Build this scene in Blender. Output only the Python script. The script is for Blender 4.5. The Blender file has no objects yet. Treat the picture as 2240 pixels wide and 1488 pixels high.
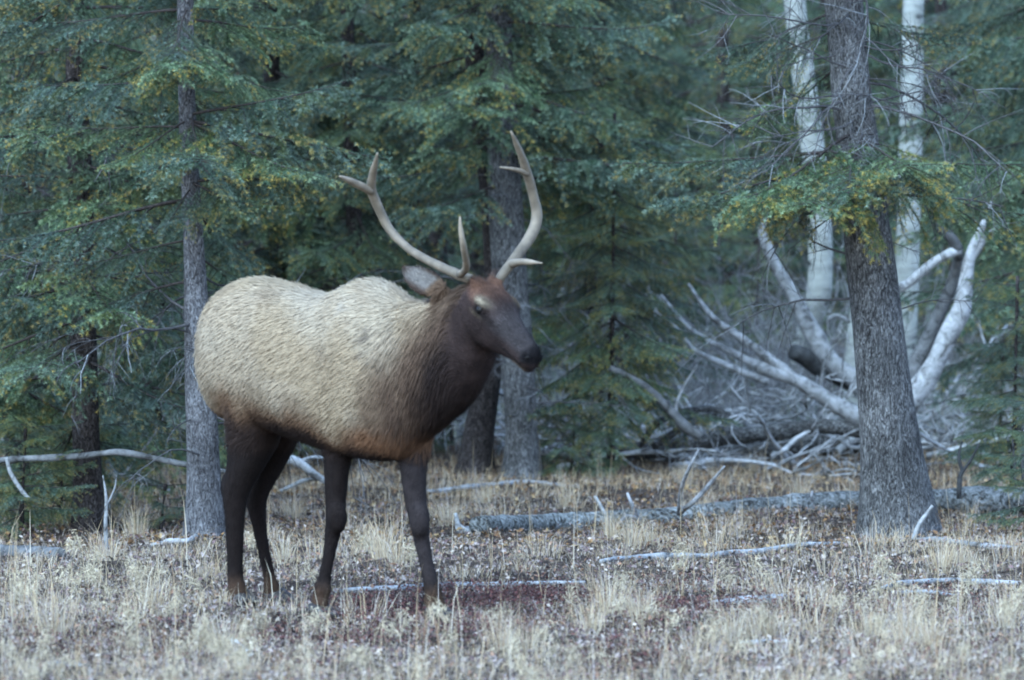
import bpy, math, random
import numpy as np
from mathutils import Vector, Matrix

rnd = random.Random(11)
rng = np.random.default_rng(11)
scene = bpy.context.scene
col = scene.collection

# ------------------------------------------------------------------ camera
FPX = 10000.0                      # focal length in photograph pixels (2240 wide)
CAM_H = 1.6
HORIZON = 540.0
PITCH = math.atan((744 - HORIZON) / FPX)
cd = bpy.data.cameras.new("camera")
cam = bpy.data.objects.new("camera", cd)
col.objects.link(cam)
cam.location = (0, 0, CAM_H)
cam.rotation_euler = (math.pi / 2 - PITCH, 0, 0)
cd.sensor_width = 36.0
cd.lens = 36.0 * FPX / 2240.0
cd.clip_start = 0.5
cd.clip_end = 2000.0
cd.dof.use_dof = True
cd.dof.focus_distance = 22.5
cd.dof.aperture_fstop = 3.6
scene.camera = cam

# ------------------------------------------------------------------ light
SUN_EL, SUN_AZ = 48.0, 215.0       # degrees; azimuth clockwise from +Y (behind and left of the camera)
world = bpy.data.worlds.new("World")
scene.world = world
world.use_nodes = True
wn = world.node_tree.nodes
sky = wn.new("ShaderNodeTexSky")
sky.sky_type = 'NISHITA'
sky.sun_disc = False
sky.sun_elevation = math.radians(SUN_EL)
sky.sun_rotation = math.radians(SUN_AZ)
sky.air_density = 1.0
sky.dust_density = 0.6
sky.ozone_density = 3.5
world.node_tree.links.new(sky.outputs[0], wn["Background"].inputs[0])
wn["Background"].inputs[1].default_value = 0.15
sl = bpy.data.lights.new("sun", 'SUN')
sl.energy = 1.2
sl.angle = math.radians(60)
sl.color = (0.54, 0.83, 1.0)
sun = bpy.data.objects.new("sun", sl)
col.objects.link(sun)
az, el = math.radians(SUN_AZ), math.radians(SUN_EL)
sd = Vector((math.sin(az) * math.cos(el), math.cos(az) * math.cos(el), math.sin(el)))
sun.rotation_euler = (-sd).to_track_quat('-Z', 'Y').to_euler()

vs = scene.view_settings
vs.view_transform = 'Standard'
vs.look = 'None'
vs.gamma = 1.0
vs.exposure = 2.2
scene.render.engine = 'CYCLES'
scene.cycles.use_denoising = True
scene.cycles.max_bounces = 6
scene.cycles.diffuse_bounces = 2
scene.cycles.glossy_bounces = 2
scene.cycles.transmission_bounces = 2
scene.cycles.transparent_max_bounces = 4
scene.cycles.filter_width = 1.9


# ------------------------------------------------------------------ helpers
def P(px, py, d):
    """photograph pixel -> world point at distance Y = d"""
    a = PITCH
    x = (px - 1120) / FPX
    y = (744 - py) / FPX
    ry = math.cos(a) + y * math.sin(a)
    rz = -math.sin(a) + y * math.cos(a)
    t = d / ry
    return np.array([x * t, d, CAM_H + rz * t])


def terrain(x, y):
    x = np.asarray(x, float)
    y = np.asarray(y, float)
    z = 0.018 * np.sin(x * 1.7 + 0.6 * y + 1) + 0.016 * np.sin(2.9 * x - 1.3 * y) + 0.012 * np.sin(5.1 * x + 3.7 * y + 2)
    z = z + 0.008 * np.sin(9.3 * x - 7.1 * y)
    s = np.clip(y - 41, 0, None)
    hill = 0.36 * s * s / (s + 6)
    hill = 26 * np.tanh(hill / 26)
    rough = np.clip((y - 36) / 10, 0, 1)
    z = z + hill + rough * (0.10 * np.sin(0.9 * x + 0.5 * y) + 0.08 * np.sin(1.7 * x - 1.1 * y + 3))
    return z


def G(px, py):
    """photograph pixel -> point on the ground"""
    d = 10.0
    last = None
    while d < 140:
        p = P(px, py, d)
        if p[2] <= terrain(p[0], p[1]):
            break
        d += 0.05
    p[2] = terrain(p[0], p[1])
    return p


def sm(a, b, x):
    t = np.clip((np.asarray(x, float) - a) / (b - a), 0, 1)
    return t * t * (3 - 2 * t)


_k = rng.normal(size=(14, 3))
_ph = rng.uniform(0, 6.28, 14)


def vnoise(p, f):
    """cheap smooth noise in about -1..1 for an Nx3 array"""
    q = np.asarray(p, float) * f
    out = np.zeros(len(q))
    for i in range(14):
        out += np.sin(q @ (_k[i] * (1 + 0.13 * i)) + _ph[i])
    return out / 4.5


class MB:
    """collects triangles: verts, colours, material index, smooth flag"""

    def __init__(s):
        s.v, s.t, s.c, s.m, s.sm, s.n = [], [], [], [], [], 0

    def add(s, v, t, c=(1, 1, 1), m=0, smooth=True):
        v = np.asarray(v, float).reshape(-1, 3)
        t = np.asarray(t, int).reshape(-1, 3)
        c = np.asarray(c, float)
        if c.ndim == 1:
            c = np.tile(c, (len(v), 1))
        s.v.append(v)
        s.t.append(t + s.n)
        s.c.append(c)
        s.m.append(np.full(len(t), m, int))
        s.sm.append(np.full(len(t), smooth, bool))
        s.n += len(v)

    def tube(s, pts, rad, seg=8, c=(1, 1, 1), m=0, rough=0.0, rf=8.0, cap=True, lobes=None):
        pts = np.asarray(pts, float)
        rad = np.asarray(rad, float)
        k = len(pts)
        tan = np.gradient(pts, axis=0)
        tan /= np.linalg.norm(tan, axis=1)[:, None] + 1e-9
        ref = np.array([0, 0, 1.0]) if abs(tan[0][2]) < 0.9 else np.array([1.0, 0, 0])
        a = np.cross(ref, tan[0])
        a /= np.linalg.norm(a)
        ang = np.arange(seg) * 2 * math.pi / seg
        V = np.zeros((k, seg, 3))
        for i in range(k):
            a = a - tan[i] * np.dot(a, tan[i])
            a /= np.linalg.norm(a) + 1e-9
            b = np.cross(tan[i], a)
            r = rad[i] * np.ones(seg)
            if lobes is not None:
                r = r * (1 + lobes[i] * (np.sin(ang * 4 + 1) * 0.6 + np.sin(ang * 7 + 2) * 0.4))
            V[i] = pts[i] + (np.cos(ang) * r)[:, None] * a + (np.sin(ang) * r)[:, None] * b
        if rough:
            f = V.reshape(-1, 3)
            ctr = np.repeat(pts, seg, axis=0)
            dirn = f - ctr
            f = ctr + dirn * (1 + rough * vnoise(f * np.array([1, 1, 0.45]), rf))[:, None]
            V = f.reshape(k, seg, 3)
        V = V.reshape(-1, 3)
        i0 = (np.arange(k - 1)[:, None] * seg + np.arange(seg)[None]).ravel()
        i1 = (np.arange(k - 1)[:, None] * seg + (np.arange(seg)[None] + 1) % seg).ravel()
        T = np.concatenate([np.stack([i0, i1, i1 + seg], 1), np.stack([i0, i1 + seg, i0 + seg], 1)])
        if cap:
            n = len(V)
            V = np.vstack([V, pts[0], pts[-1]])
            j = np.arange(seg)
            T = np.vstack([T, np.stack([np.full(seg, n), (j + 1) % seg, j], 1),
                           np.stack([np.full(seg, n + 1), (k - 1) * seg + j, (k - 1) * seg + (j + 1) % seg], 1)])
        s.add(V, T, c, m, True)

    def mesh(s, name, mats, origin=(0, 0, 0)):
        v = np.concatenate(s.v) - np.asarray(origin, float)
        t = np.concatenate(s.t)
        me = bpy.data.meshes.new(name)
        me.vertices.add(len(v))
        me.vertices.foreach_set("co", v.ravel())
        me.loops.add(len(t) * 3)
        me.loops.foreach_set("vertex_index", t.ravel())
        me.polygons.add(len(t))
        me.polygons.foreach_set("loop_start", np.arange(len(t)) * 3)
        me.polygons.foreach_set("material_index", np.concatenate(s.m))
        me.polygons.foreach_set("use_smooth", np.concatenate(s.sm))
        ca = me.color_attributes.new("Col", 'FLOAT_COLOR', 'POINT')
        c = np.concatenate(s.c)
        ca.data.foreach_set("color", np.hstack([c, np.ones((len(c), 1))]).ravel())
        for mt in mats:
            me.materials.append(mt)
        me.update()
        me.validate()
        return me

    def build(s, name, mats, parent=None):
        org = parent.location if parent is not None else (0, 0, 0)
        o = bpy.data.objects.new(name, s.mesh(name, mats if isinstance(mats, list) else [mats], org))
        col.objects.link(o)
        if parent is not None:
            o.parent = parent
        return o

    def build_at(s, name, mats, org):
        """a top-level mesh object whose origin is at org"""
        o = bpy.data.objects.new(name, s.mesh(name, mats if isinstance(mats, list) else [mats], org))
        o.location = org
        col.objects.link(o)
        return o


def tag(o, label=None, cat=None, group=None, kind=None):
    for k, v in (("label", label), ("category", cat), ("group", group), ("kind", kind)):
        if v:
            o[k] = v
    return o


def empty(name, loc):
    o = bpy.data.objects.new(name, None)
    o.location = [float(q) for q in loc]
    o.empty_display_size = 0.2
    col.objects.link(o)
    return o


def spline(pts, n):
    """Catmull-Rom through pts, n samples"""
    p = np.asarray(pts, float)
    p = np.vstack([2 * p[0] - p[1], p, 2 * p[-1] - p[-2]])
    k = len(p) - 3
    out = []
    for u in np.linspace(0, k - 1e-6, n):
        i = int(u)
        t = u - i
        a, b, c, d = p[i:i + 4]
        out.append(0.5 * (2 * b + (c - a) * t + (2 * a - 5 * b + 4 * c - d) * t * t + (3 * b - a - 3 * c + d) * t ** 3))
    return np.array(out)


# ------------------------------------------------------------------ materials
def newmat(name, rough=0.85, spec=0.25):
    m = bpy.data.materials.new(name)
    m.use_nodes = True
    b = m.node_tree.nodes["Principled BSDF"]
    b.inputs["Roughness"].default_value = rough
    b.inputs["Specular IOR Level"].default_value = spec
    return m, m.node_tree.nodes, m.node_tree.links, b


def nd(nodes, t, **kw):
    n = nodes.new(t)
    for k, v in kw.items():
        setattr(n, k, v)
    return n


def ramp(nodes, stops):
    r = nodes.new("ShaderNodeValToRGB")
    e = r.color_ramp.elements
    while len(e) < len(stops):
        e.new(0.5)
    for q, (p, c) in zip(e, stops):
        q.position = p
        q.color = (*c, 1)
    return r


def col_material(name, rough=0.85, spec=0.2, var=0.35, objvar=0.0, scale=60.0, transl=0.0):
    """colour from the mesh's own Col attribute with fine noise and a per-object variation"""
    m, n, l, b = newmat(name, rough, spec)
    at = nd(n, "ShaderNodeAttribute", attribute_name="Col")
    tc = nd(n, "ShaderNodeTexCoord")
    nz = nd(n, "ShaderNodeTexNoise")
    nz.inputs["Scale"].default_value = scale
    nz.inputs["Detail"].default_value = 3
    l.new(tc.outputs["Object"], nz.inputs["Vector"])
    mr = nd(n, "ShaderNodeMapRange")
    mr.inputs["From Min"].default_value = 0.3
    mr.inputs["From Max"].default_value = 0.7
    mr.inputs["To Min"].default_value = 1 - var
    mr.inputs["To Max"].default_value = 1 + var
    l.new(nz.outputs["Fac"], mr.inputs["Value"])
    mx = nd(n, "ShaderNodeMix", data_type='RGBA', blend_type='MULTIPLY')
    mx.inputs["Factor"].default_value = 1.0
    l.new(at.outputs["Color"], mx.inputs["A"])
    l.new(mr.outputs["Result"], mx.inputs["B"])
    out = mx.outputs["Result"]
    if objvar:
        oi = nd(n, "ShaderNodeObjectInfo")
        r2 = ramp(n, [(0, (1 - objvar, 1 - objvar, 1 - objvar * 0.6)), (0.5, (1, 1, 1)), (1, (1 + objvar, 1 + objvar * 0.9, 1 - objvar * 0.2))])
        l.new(oi.outputs["Random"], r2.inputs["Fac"])
        m2 = nd(n, "ShaderNodeMix", data_type='RGBA', blend_type='MULTIPLY')
        m2.inputs["Factor"].default_value = 1.0
        l.new(out, m2.inputs["A"])
        l.new(r2.outputs["Color"], m2.inputs["B"])
        out = m2.outputs["Result"]
    l.new(out, b.inputs["Base Color"])
    return m


def bark_material(name, c0, c1, c2, sx=40, sz=17, bump=1.0):
    m, n, l, b = newmat(name, 0.92, 0.15)
    tc = nd(n, "ShaderNodeTexCoord")
    mp = nd(n, "ShaderNodeMapping")
    mp.inputs["Scale"].default_value = (sx, sx, sz)
    l.new(tc.outputs["Object"], mp.inputs["Vector"])
    nz0 = nd(n, "ShaderNodeTexNoise")
    nz0.inputs["Scale"].default_value = 0.6
    l.new(mp.outputs["Vector"], nz0.inputs["Vector"])
    ad = nd(n, "ShaderNodeMix", data_type='VECTOR')
    ad.inputs["Factor"].default_value = 0.35
    l.new(mp.outputs["Vector"], ad.inputs["A"])
    vm = nd(n, "ShaderNodeVectorMath", operation='SCALE')
    vm.inputs["Scale"].default_value = 6.0
    l.new(nz0.outputs["Color"], vm.inputs[0])
    va = nd(n, "ShaderNodeVectorMath", operation='ADD')
    l.new(mp.outputs["Vector"], va.inputs[0])
    l.new(vm.outputs["Vector"], va.inputs[1])
    vo = nd(n, "ShaderNodeTexVoronoi", feature='F1')
    vo.inputs["Scale"].default_value = 1.0
    l.new(va.outputs["Vector"], vo.inputs["Vector"])
    nz = nd(n, "ShaderNodeTexNoise")
    nz.inputs["Scale"].default_value = 2.2
    nz.inputs["Detail"].default_value = 6
    l.new(va.outputs["Vector"], nz.inputs["Vector"])
    r = ramp(n, [(0.30, c0), (0.5, c1), (0.72, c2)])
    mth = nd(n, "ShaderNodeMath", operation='MULTIPLY_ADD')
    mth.inputs[1].default_value = -0.35
    l.new(vo.outputs["Distance"], mth.inputs[0])
    l.new(nz.outputs["Fac"], mth.inputs[2])
    off = nd(n, "ShaderNodeMath", operation='ADD')
    off.inputs[1].default_value = 0.16
    l.new(mth.outputs[0], off.inputs[0])
    l.new(off.outputs[0], r.inputs["Fac"])
    big = nd(n, "ShaderNodeTexNoise")
    big.inputs["Scale"].default_value = 3.0
    l.new(tc.outputs["Object"], big.inputs["Vector"])
    r2 = ramp(n, [(0.35, (0.72, 0.72, 0.72)), (0.65, (1.25, 1.25, 1.25))])
    l.new(big.outputs["Fac"], r2.inputs["Fac"])
    mx = nd(n, "ShaderNodeMix", data_type='RGBA', blend_type='MULTIPLY')
    mx.inputs["Factor"].default_value = 1
    l.new(r.outputs["Color"], mx.inputs["A"])
    l.new(r2.outputs["Color"], mx.inputs["B"])
    l.new(mx.outputs["Result"], b.inputs["Base Color"])
    bp = nd(n, "ShaderNodeBump")
    bp.inputs["Strength"].default_value = bump
    bp.inputs["Distance"].default_value = 0.012
    l.new(off.outputs[0], bp.inputs["Height"])
    l.new(bp.outputs["Normal"], b.inputs["Normal"])
    return m


def wood_material(name, c0, c1, c2):
    """weathered barkless wood: blotches, streaks and dark checks"""
    m, n, l, b = newmat(name, 0.8, 0.25)
    tc = nd(n, "ShaderNodeTexCoord")
    nz = nd(n, "ShaderNodeTexNoise")
    nz.inputs["Scale"].default_value = 11
    nz.inputs["Distortion"].default_value = 0.6
    nz.inputs["Detail"].default_value = 8
    nz.inputs["Roughness"].default_value = 0.7
    l.new(tc.outputs["Object"], nz.inputs["Vector"])
    r = ramp(n, [(0.36, c0), (0.47, c1), (0.64, c2)])
    l.new(nz.outputs["Fac"], r.inputs["Fac"])
    at = nd(n, "ShaderNodeAttribute", attribute_name="Col")
    mx = nd(n, "ShaderNodeMix", data_type='RGBA', blend_type='MULTIPLY')
    mx.inputs["Factor"].default_value = 1
    l.new(r.outputs["Color"], mx.inputs["A"])
    l.new(at.outputs["Color"], mx.inputs["B"])
    l.new(mx.outputs["Result"], b.inputs["Base Color"])
    n2 = nd(n, "ShaderNodeTexNoise")
    n2.inputs["Scale"].default_value = 45
    n2.inputs["Detail"].default_value = 4
    l.new(tc.outputs["Object"], n2.inputs["Vector"])
    bp = nd(n, "ShaderNodeBump")
    bp.inputs["Strength"].default_value = 0.9
    bp.inputs["Distance"].default_value = 0.006
    l.new(n2.outputs["Fac"], bp.inputs["Height"])
    l.new(bp.outputs["Normal"], b.inputs["Normal"])
    return m


def aspen_material():
    m, n, l, b = newmat("aspen_bark", 0.7, 0.3)
    tc = nd(n, "ShaderNodeTexCoord")
    mp = nd(n, "ShaderNodeMapping")
    mp.inputs["Scale"].default_value = (5, 5, 16)
    l.new(tc.outputs["Object"], mp.inputs["Vector"])
    nz = nd(n, "ShaderNodeTexNoise")
    nz.inputs["Scale"].default_value = 1.0
    nz.inputs["Detail"].default_value = 5
    l.new(mp.outputs["Vector"], nz.inputs["Vector"])
    r = ramp(n, [(0.30, (0.03, 0.03, 0.03)), (0.38, (0.27, 0.28, 0.255)), (0.62, (0.43, 0.44, 0.405))])
    l.new(nz.outputs["Fac"], r.inputs["Fac"])
    l.new(r.outputs["Color"], b.inputs["Base Color"])
    return m


def ground_material():
    m, n, l, b = newmat("forest_floor", 0.95, 0.1)
    tc = nd(n, "ShaderNodeTexCoord")
    a = nd(n, "ShaderNodeTexNoise")
    a.inputs["Scale"].default_value = 24
    a.inputs["Detail"].default_value = 8
    a.inputs["Roughness"].default_value = 0.75
    l.new(tc.outputs["Object"], a.inputs["Vector"])
    ra = ramp(n, [(0.36, (0.020, 0.015, 0.013)), (0.50, (0.075, 0.055, 0.045)), (0.62, (0.19, 0.145, 0.11)), (0.74, (0.30, 0.24, 0.19))])
    l.new(a.outputs["Fac"], ra.inputs["Fac"])
    big = nd(n, "ShaderNodeTexNoise")
    big.inputs["Scale"].default_value = 0.9
    big.inputs["Detail"].default_value = 3
    l.new(tc.outputs["Object"], big.inputs["Vector"])
    rb = ramp(n, [(0.38, (0.62, 0.60, 0.60)), (0.6, (1.1, 1.05, 1.0))])
    l.new(big.outputs["Fac"], rb.inputs["Fac"])
    mx = nd(n, "ShaderNodeMix", data_type='RGBA', blend_type='MULTIPLY')
    mx.inputs["Factor"].default_value = 1
    l.new(ra.outputs["Color"], mx.inputs["A"])
    l.new(rb.outputs["Color"], mx.inputs["B"])
    l.new(mx.outputs["Result"], b.inputs["Base Color"])
    bp = nd(n, "ShaderNodeBump")
    bp.inputs["Strength"].default_value = 1.0
    bp.inputs["Distance"].default_value = 0.03
    l.new(a.outputs["Fac"], bp.inputs["Height"])
    l.new(bp.outputs["Normal"], b.inputs["Normal"])
    return m


M_GROUND = ground_material()
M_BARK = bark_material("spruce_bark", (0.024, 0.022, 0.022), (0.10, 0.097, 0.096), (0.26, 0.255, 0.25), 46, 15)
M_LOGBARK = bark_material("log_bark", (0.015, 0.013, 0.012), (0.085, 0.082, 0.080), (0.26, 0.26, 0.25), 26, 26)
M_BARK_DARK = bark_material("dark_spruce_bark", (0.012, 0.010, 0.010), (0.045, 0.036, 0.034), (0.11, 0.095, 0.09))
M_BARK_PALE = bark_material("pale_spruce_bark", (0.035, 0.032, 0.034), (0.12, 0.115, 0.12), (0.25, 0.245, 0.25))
M_TWIGBARK = col_material("twig_bark", 0.9, 0.1, 0.4)
M_NEEDLE = col_material("spruce_needles", 0.55, 0.35, 0.25, 0.30, 9.0)
M_GREYWOOD = wood_material("weathered_wood", (0.055, 0.052, 0.050), (0.20, 0.20, 0.20), (0.35, 0.35, 0.355))
M_LOGWOOD = wood_material("rotting_log_wood", (0.035, 0.032, 0.030), (0.17, 0.165, 0.16), (0.34, 0.335, 0.33))
M_ASPEN = aspen_material()
M_LONGLOG = bark_material("lichened_log", (0.030, 0.028, 0.026), (0.15, 0.155, 0.15), (0.30, 0.31, 0.31), 16, 16)
M_GRASS = col_material("dry_grass", 0.8, 0.2, 0.2, 0, 5.0)
M_LEAF = col_material("ground_leaves", 0.75, 0.25, 0.25, 0, 8.0)
M_FUR = col_material("elk_hair", 0.9, 0.12, 0.16, 0, 25.0)
M_SKIN = col_material("elk_coat", 0.95, 0.08, 0.22, 0, 30.0)
M_ANTLER = col_material("antler_bone", 0.6, 0.3, 0.3, 0, 18.0)
M_HOOF = col_material("hoof_horn", 0.5, 0.4, 0.3, 0, 40.0)
M_EYE, _n, _l, _b = newmat("elk_eye", 0.35, 0.25)
_b.inputs["Base Color"].default_value = (0.006, 0.005, 0.005, 1)


M_NOSTRIL, _n, _l, _b = newmat("nostril_skin", 0.7, 0.2)
_b.inputs["Base Color"].default_value = (0.006, 0.005, 0.005, 1)


# ------------------------------------------------------------------ ground
def axis(lo, hi, step, far_lo, far_hi, grow=1.22):
    a = list(np.arange(lo, hi + 1e-6, step))
    s, x = step, hi
    while x < far_hi:
        s *= grow
        x += s
        a.append(x)
    s, x = step, lo
    while x > far_lo:
        s *= grow
        x -= s
        a.insert(0, x)
    return np.array(a)


gx = axis(-7, 7, 0.09, -220, 220)
gy = axis(14, 66, 0.14, -60, 420)
X, Y = np.meshgrid(gx, gy)
Z = terrain(X, Y)
Z = Z + np.where((np.abs(X) < 9) & (Y > 13), 0.012 * vnoise(np.stack([X.ravel(), Y.ravel(), 0 * X.ravel()], 1), 6.0).reshape(X.shape), 0)
mb = MB()
nx, ny = len(gx), len(gy)
ii = (np.arange(ny - 1)[:, None] * nx + np.arange(nx - 1)[None]).ravel()
mb.add(np.stack([X.ravel(), Y.ravel(), Z.ravel()], 1),
       np.concatenate([np.stack([ii, ii + 1, ii + nx + 1], 1), np.stack([ii, ii + nx + 1, ii + nx], 1)]))
tag(mb.build("ground", M_GROUND), "dry forest floor of litter and soil rising to a slope", kind="structure")


# ------------------------------------------------------------------ spruce branches (shared meshes)
def rot_about(v, k, a):
    k = k / (np.linalg.norm(k) + 1e-9)
    return v * math.cos(a) + np.cross(k, v) * math.sin(a) + k * np.dot(k, v) * (1 - math.cos(a))


def needles(mb, p0, p1, r, per_m, ln, c, tipc=None):
    d = p1 - p0
    L = np.linalg.norm(d)
    n = max(4, int(L * per_m))
    d = d / (L + 1e-9)
    t = r.uniform(0, 1.04, n)
    base = p0 + np.outer(t * L, d)
    rv = r.normal(size=(n, 3))
    rv[:, 2] += 0.35
    rv -= np.outer(rv @ d, d)
    rv /= np.linalg.norm(rv, axis=1)[:, None] + 1e-9
    fw = r.uniform(0.35, 0.95, n)[:, None]
    dirn = rv + fw * d
    dirn /= np.linalg.norm(dirn, axis=1)[:, None]
    ll = ln * r.uniform(0.7, 1.15, n)[:, None]
    tip = base + dirn * ll
    side = np.cross(dirn, r.normal(size=(n, 3)))
    side /= np.linalg.norm(side, axis=1)[:, None] + 1e-9
    w = 0.0015
    V = np.stack([base - side * w, base + side * w, tip], 1).reshape(-1, 3)
    T = np.arange(3 * n).reshape(-1, 3)
    cc = np.tile(np.asarray(c), (n, 1)) * r.uniform(0.9, 1.1, n)[:, None]
    if tipc is not None:
        f = sm(0.45, 0.9, t)[:, None]
        cc = cc * (1 - f) + np.asarray(tipc) * f
    mb.add(V, T, np.repeat(cc, 3, axis=0), 1, False)


GREENS = [(0.064, 0.112, 0.078), (0.050, 0.092, 0.054), (0.082, 0.122, 0.068), (0.082, 0.108, 0.042), (0.094, 0.146, 0.112)]
TIPS = [(0.31, 0.245, 0.075), (0.26, 0.235, 0.085), (0.36, 0.27, 0.085), (0.18, 0.255, 0.175), (0.24, 0.32, 0.23)]


def make_branch(seed, L=1.25, dens=1.0, hang=0.5, tipfrac=0.3):
    r = np.random.default_rng(seed)
    mb = MB()
    n = 12
    t = np.linspace(0, 1, n)
    ax = np.stack([L * t, 0.05 * L * np.sin(t * 3 + r.uniform(0, 6)) * t, -hang * 0.55 * L * t ** 1.4 + 0.30 * hang * L * t ** 3.2], 1)
    mb.tube(ax, 0.010 * (1 - t) + 0.002, 5, (0.055, 0.045, 0.042), 0)

    def at(u):
        i = min(n - 2, int(u * (n - 1)))
        f = u * (n - 1) - i
        return ax[i] * (1 - f) + ax[i + 1] * f, ax[i + 1] - ax[i]

    for q in range(3, n - 1):
        needles(mb, ax[q], ax[q + 1], r, 500, 0.021, GREENS[r.integers(len(GREENS))])
    nl = int(30 * dens)
    for k in range(nl):
        u = 0.12 + 0.86 * (k + r.uniform(0, 0.8)) / nl
        p, d = at(min(u, 0.99))
        d = d / np.linalg.norm(d)
        side = 1 if k % 2 else -1
        ln = L * (0.40 * (1 - u) ** 0.8 + 0.10) * r.uniform(0.65, 1.15)
        dr = rot_about(d, np.array([0, 0, 1.0]), side * math.radians(r.uniform(38, 62)))
        dr[2] += r.uniform(-0.45, 0.12)
        dr /= np.linalg.norm(dr)
        m = max(3, int(ln / 0.05))
        pts = [p]
        cur = dr.copy()
        for q in range(m):
            cur = cur + np.array([0.04 * r.normal(), 0.04 * r.normal(), -0.05 + 0.03 * r.normal()])
            cur /= np.linalg.norm(cur)
            pts.append(pts[-1] + cur * ln / m)
        pts = np.array(pts)
        mb.tube(pts, np.linspace(0.004, 0.0012, len(pts)), 3, (0.06, 0.05, 0.045), 0, cap=False)
        g = np.array(GREENS[r.integers(len(GREENS))])
        g = g * r.uniform(0.8, 1.25)
        yellow = r.uniform() < tipfrac
        ytip = np.array(TIPS[r.integers(0, 3)]) * r.uniform(0.75, 1.05)
        gtip = np.array(TIPS[3 + r.integers(2)]) * r.uniform(0.75, 1.1)
        for q in range(m):
            if u < 0.3 and q < m * 0.3 and r.uniform() < 0.6:
                continue
            last = q == m - 1
            tc = ytip if (yellow and q > m * 0.5) else (gtip if last else None)
            needles(mb, pts[q], pts[q + 1], r, 620 * dens, 0.022, g, tc)
            if r.uniform() < 0.9:
                for sd in ((1,) if r.uniform() < 0.35 else (1, -1)):
                    dd = pts[q + 1] - pts[q]
                    dd = rot_about(dd / np.linalg.norm(dd), np.array([0, 0, 1.0]), sd * math.radians(r.uniform(35, 60)))
                    dd[2] += r.uniform(-0.5, 0.15)
                    dd /= np.linalg.norm(dd)
                    sl_ = r.uniform(0.035, 0.085)
                    e = pts[q + 1] + dd * sl_
                    tcc = ytip if (yellow and q > m * 0.35) else gtip
                    needles(mb, pts[q + 1], e, r, 720 * dens, 0.021, g, tcc)
    return mb.mesh("branch", [M_TWIGBARK, M_NEEDLE])


BR_L = 1.25
BRANCHES = [make_branch(100 + i, BR_L, 1.0, (0.25, 0.5, 0.75, 0.4, 0.6, 0.9)[i], (0.3, 0.45, 0.6, 0.35, 0.55, 0.45)[i]) for i in range(6)]
BR_YEL = [make_branch(200 + i, BR_L, 1.1, (0.2, 0.45)[i], 0.9) for i in range(2)]


def make_dead(seed, L=1.0):
    r = np.random.default_rng(seed)
    mb = MB()

    def twig(p, d, ln, rad, lev, droop):
        n = 7 if lev == 0 else 5
        pts = [p]
        cur = d.copy()
        for q in range(n):
            cur = cur + r.normal(size=3) * 0.10 + np.array([0, 0, -droop])
            cur /= np.linalg.norm(cur)
            pts.append(pts[-1] + cur * ln / n)
        pts = np.array(pts)
        s = r.uniform(0.7, 1.4)
        g = np.array((0.085, 0.08, 0.082)) * s if r.uniform() < 0.75 else np.array((0.21, 0.215, 0.22))
        mb.tube(pts, np.linspace(rad, rad * 0.3, len(pts)), 5 if lev == 0 else 3, g, 0, cap=False)
        if lev < 2:
            for k in range((11, 4)[lev]):
                u = r.uniform(0.2, 1.0) * (n - 0.01)
                i = int(u)
                q = pts[i] + (pts[i + 1] - pts[i]) * (u - i)
                dd = pts[i + 1] - pts[i]
                dd = dd / np.linalg.norm(dd)
                ax_ = r.normal(size=3)
                dd = rot_about(dd, np.cross(dd, ax_), math.radians(r.uniform(30, 75)))
                twig(q, dd, ln * r.uniform(0.22, 0.5), rad * 0.42, lev + 1, droop * 1.3)

    twig(np.zeros(3), np.array([1.0, 0, 0.1]), L, 0.010, 0, 0.06 + 0.08 * r.uniform())
    return mb.mesh("dead_branch", [M_TWIGBARK])


DEADS = [make_dead(300 + i) for i in range(6)]


def put(mesh, name, tree, p, dirn, scale, roll=0.0):
    """a branch (its mesh runs along +X) at world point p, pointing along dirn, as a part of tree"""
    o = bpy.data.objects.new(name, mesh)
    col.objects.link(o)
    d = Vector(dirn).normalized()
    up = Vector((0, 0, 1))
    y = up.cross(d).normalized()
    z = d.cross(y)
    m = Matrix((d, y, z)).transposed().to_4x4()
    m = Matrix.Translation(Vector(p) - tree.location) @ m @ Matrix.Rotation(roll, 4, 'X') @ Matrix.Scale(scale, 4)
    o.parent = tree
    o.matrix_local = m
    return o


def trunk_mesh(path, rad, mat, tree, seg=18, flare=0.35, rough=0.05, step=0.07, name="trunk"):
    """path: control points from the ground up; rad the same count"""
    path = np.asarray(path, float)
    L = np.sum(np.linalg.norm(np.diff(path, axis=0), axis=1))
    n = int(min(160, max(16, L / step)))
    pts = spline(path, n)
    rr = np.interp(np.linspace(0, len(rad) - 1, n), np.arange(len(rad)), rad)
    s = np.concatenate([[0], np.cumsum(np.linalg.norm(np.diff(pts, axis=0), axis=1))])
    fl = np.exp(-s / 0.22)
    rr = rr * (1 + flare * fl)
    mb = MB()
    mb.tube(pts, rr, seg, (1, 1, 1), 0, rough, 9.0, lobes=0.16 * fl)
    return mb.build(name, mat, tree), pts, rr


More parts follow.
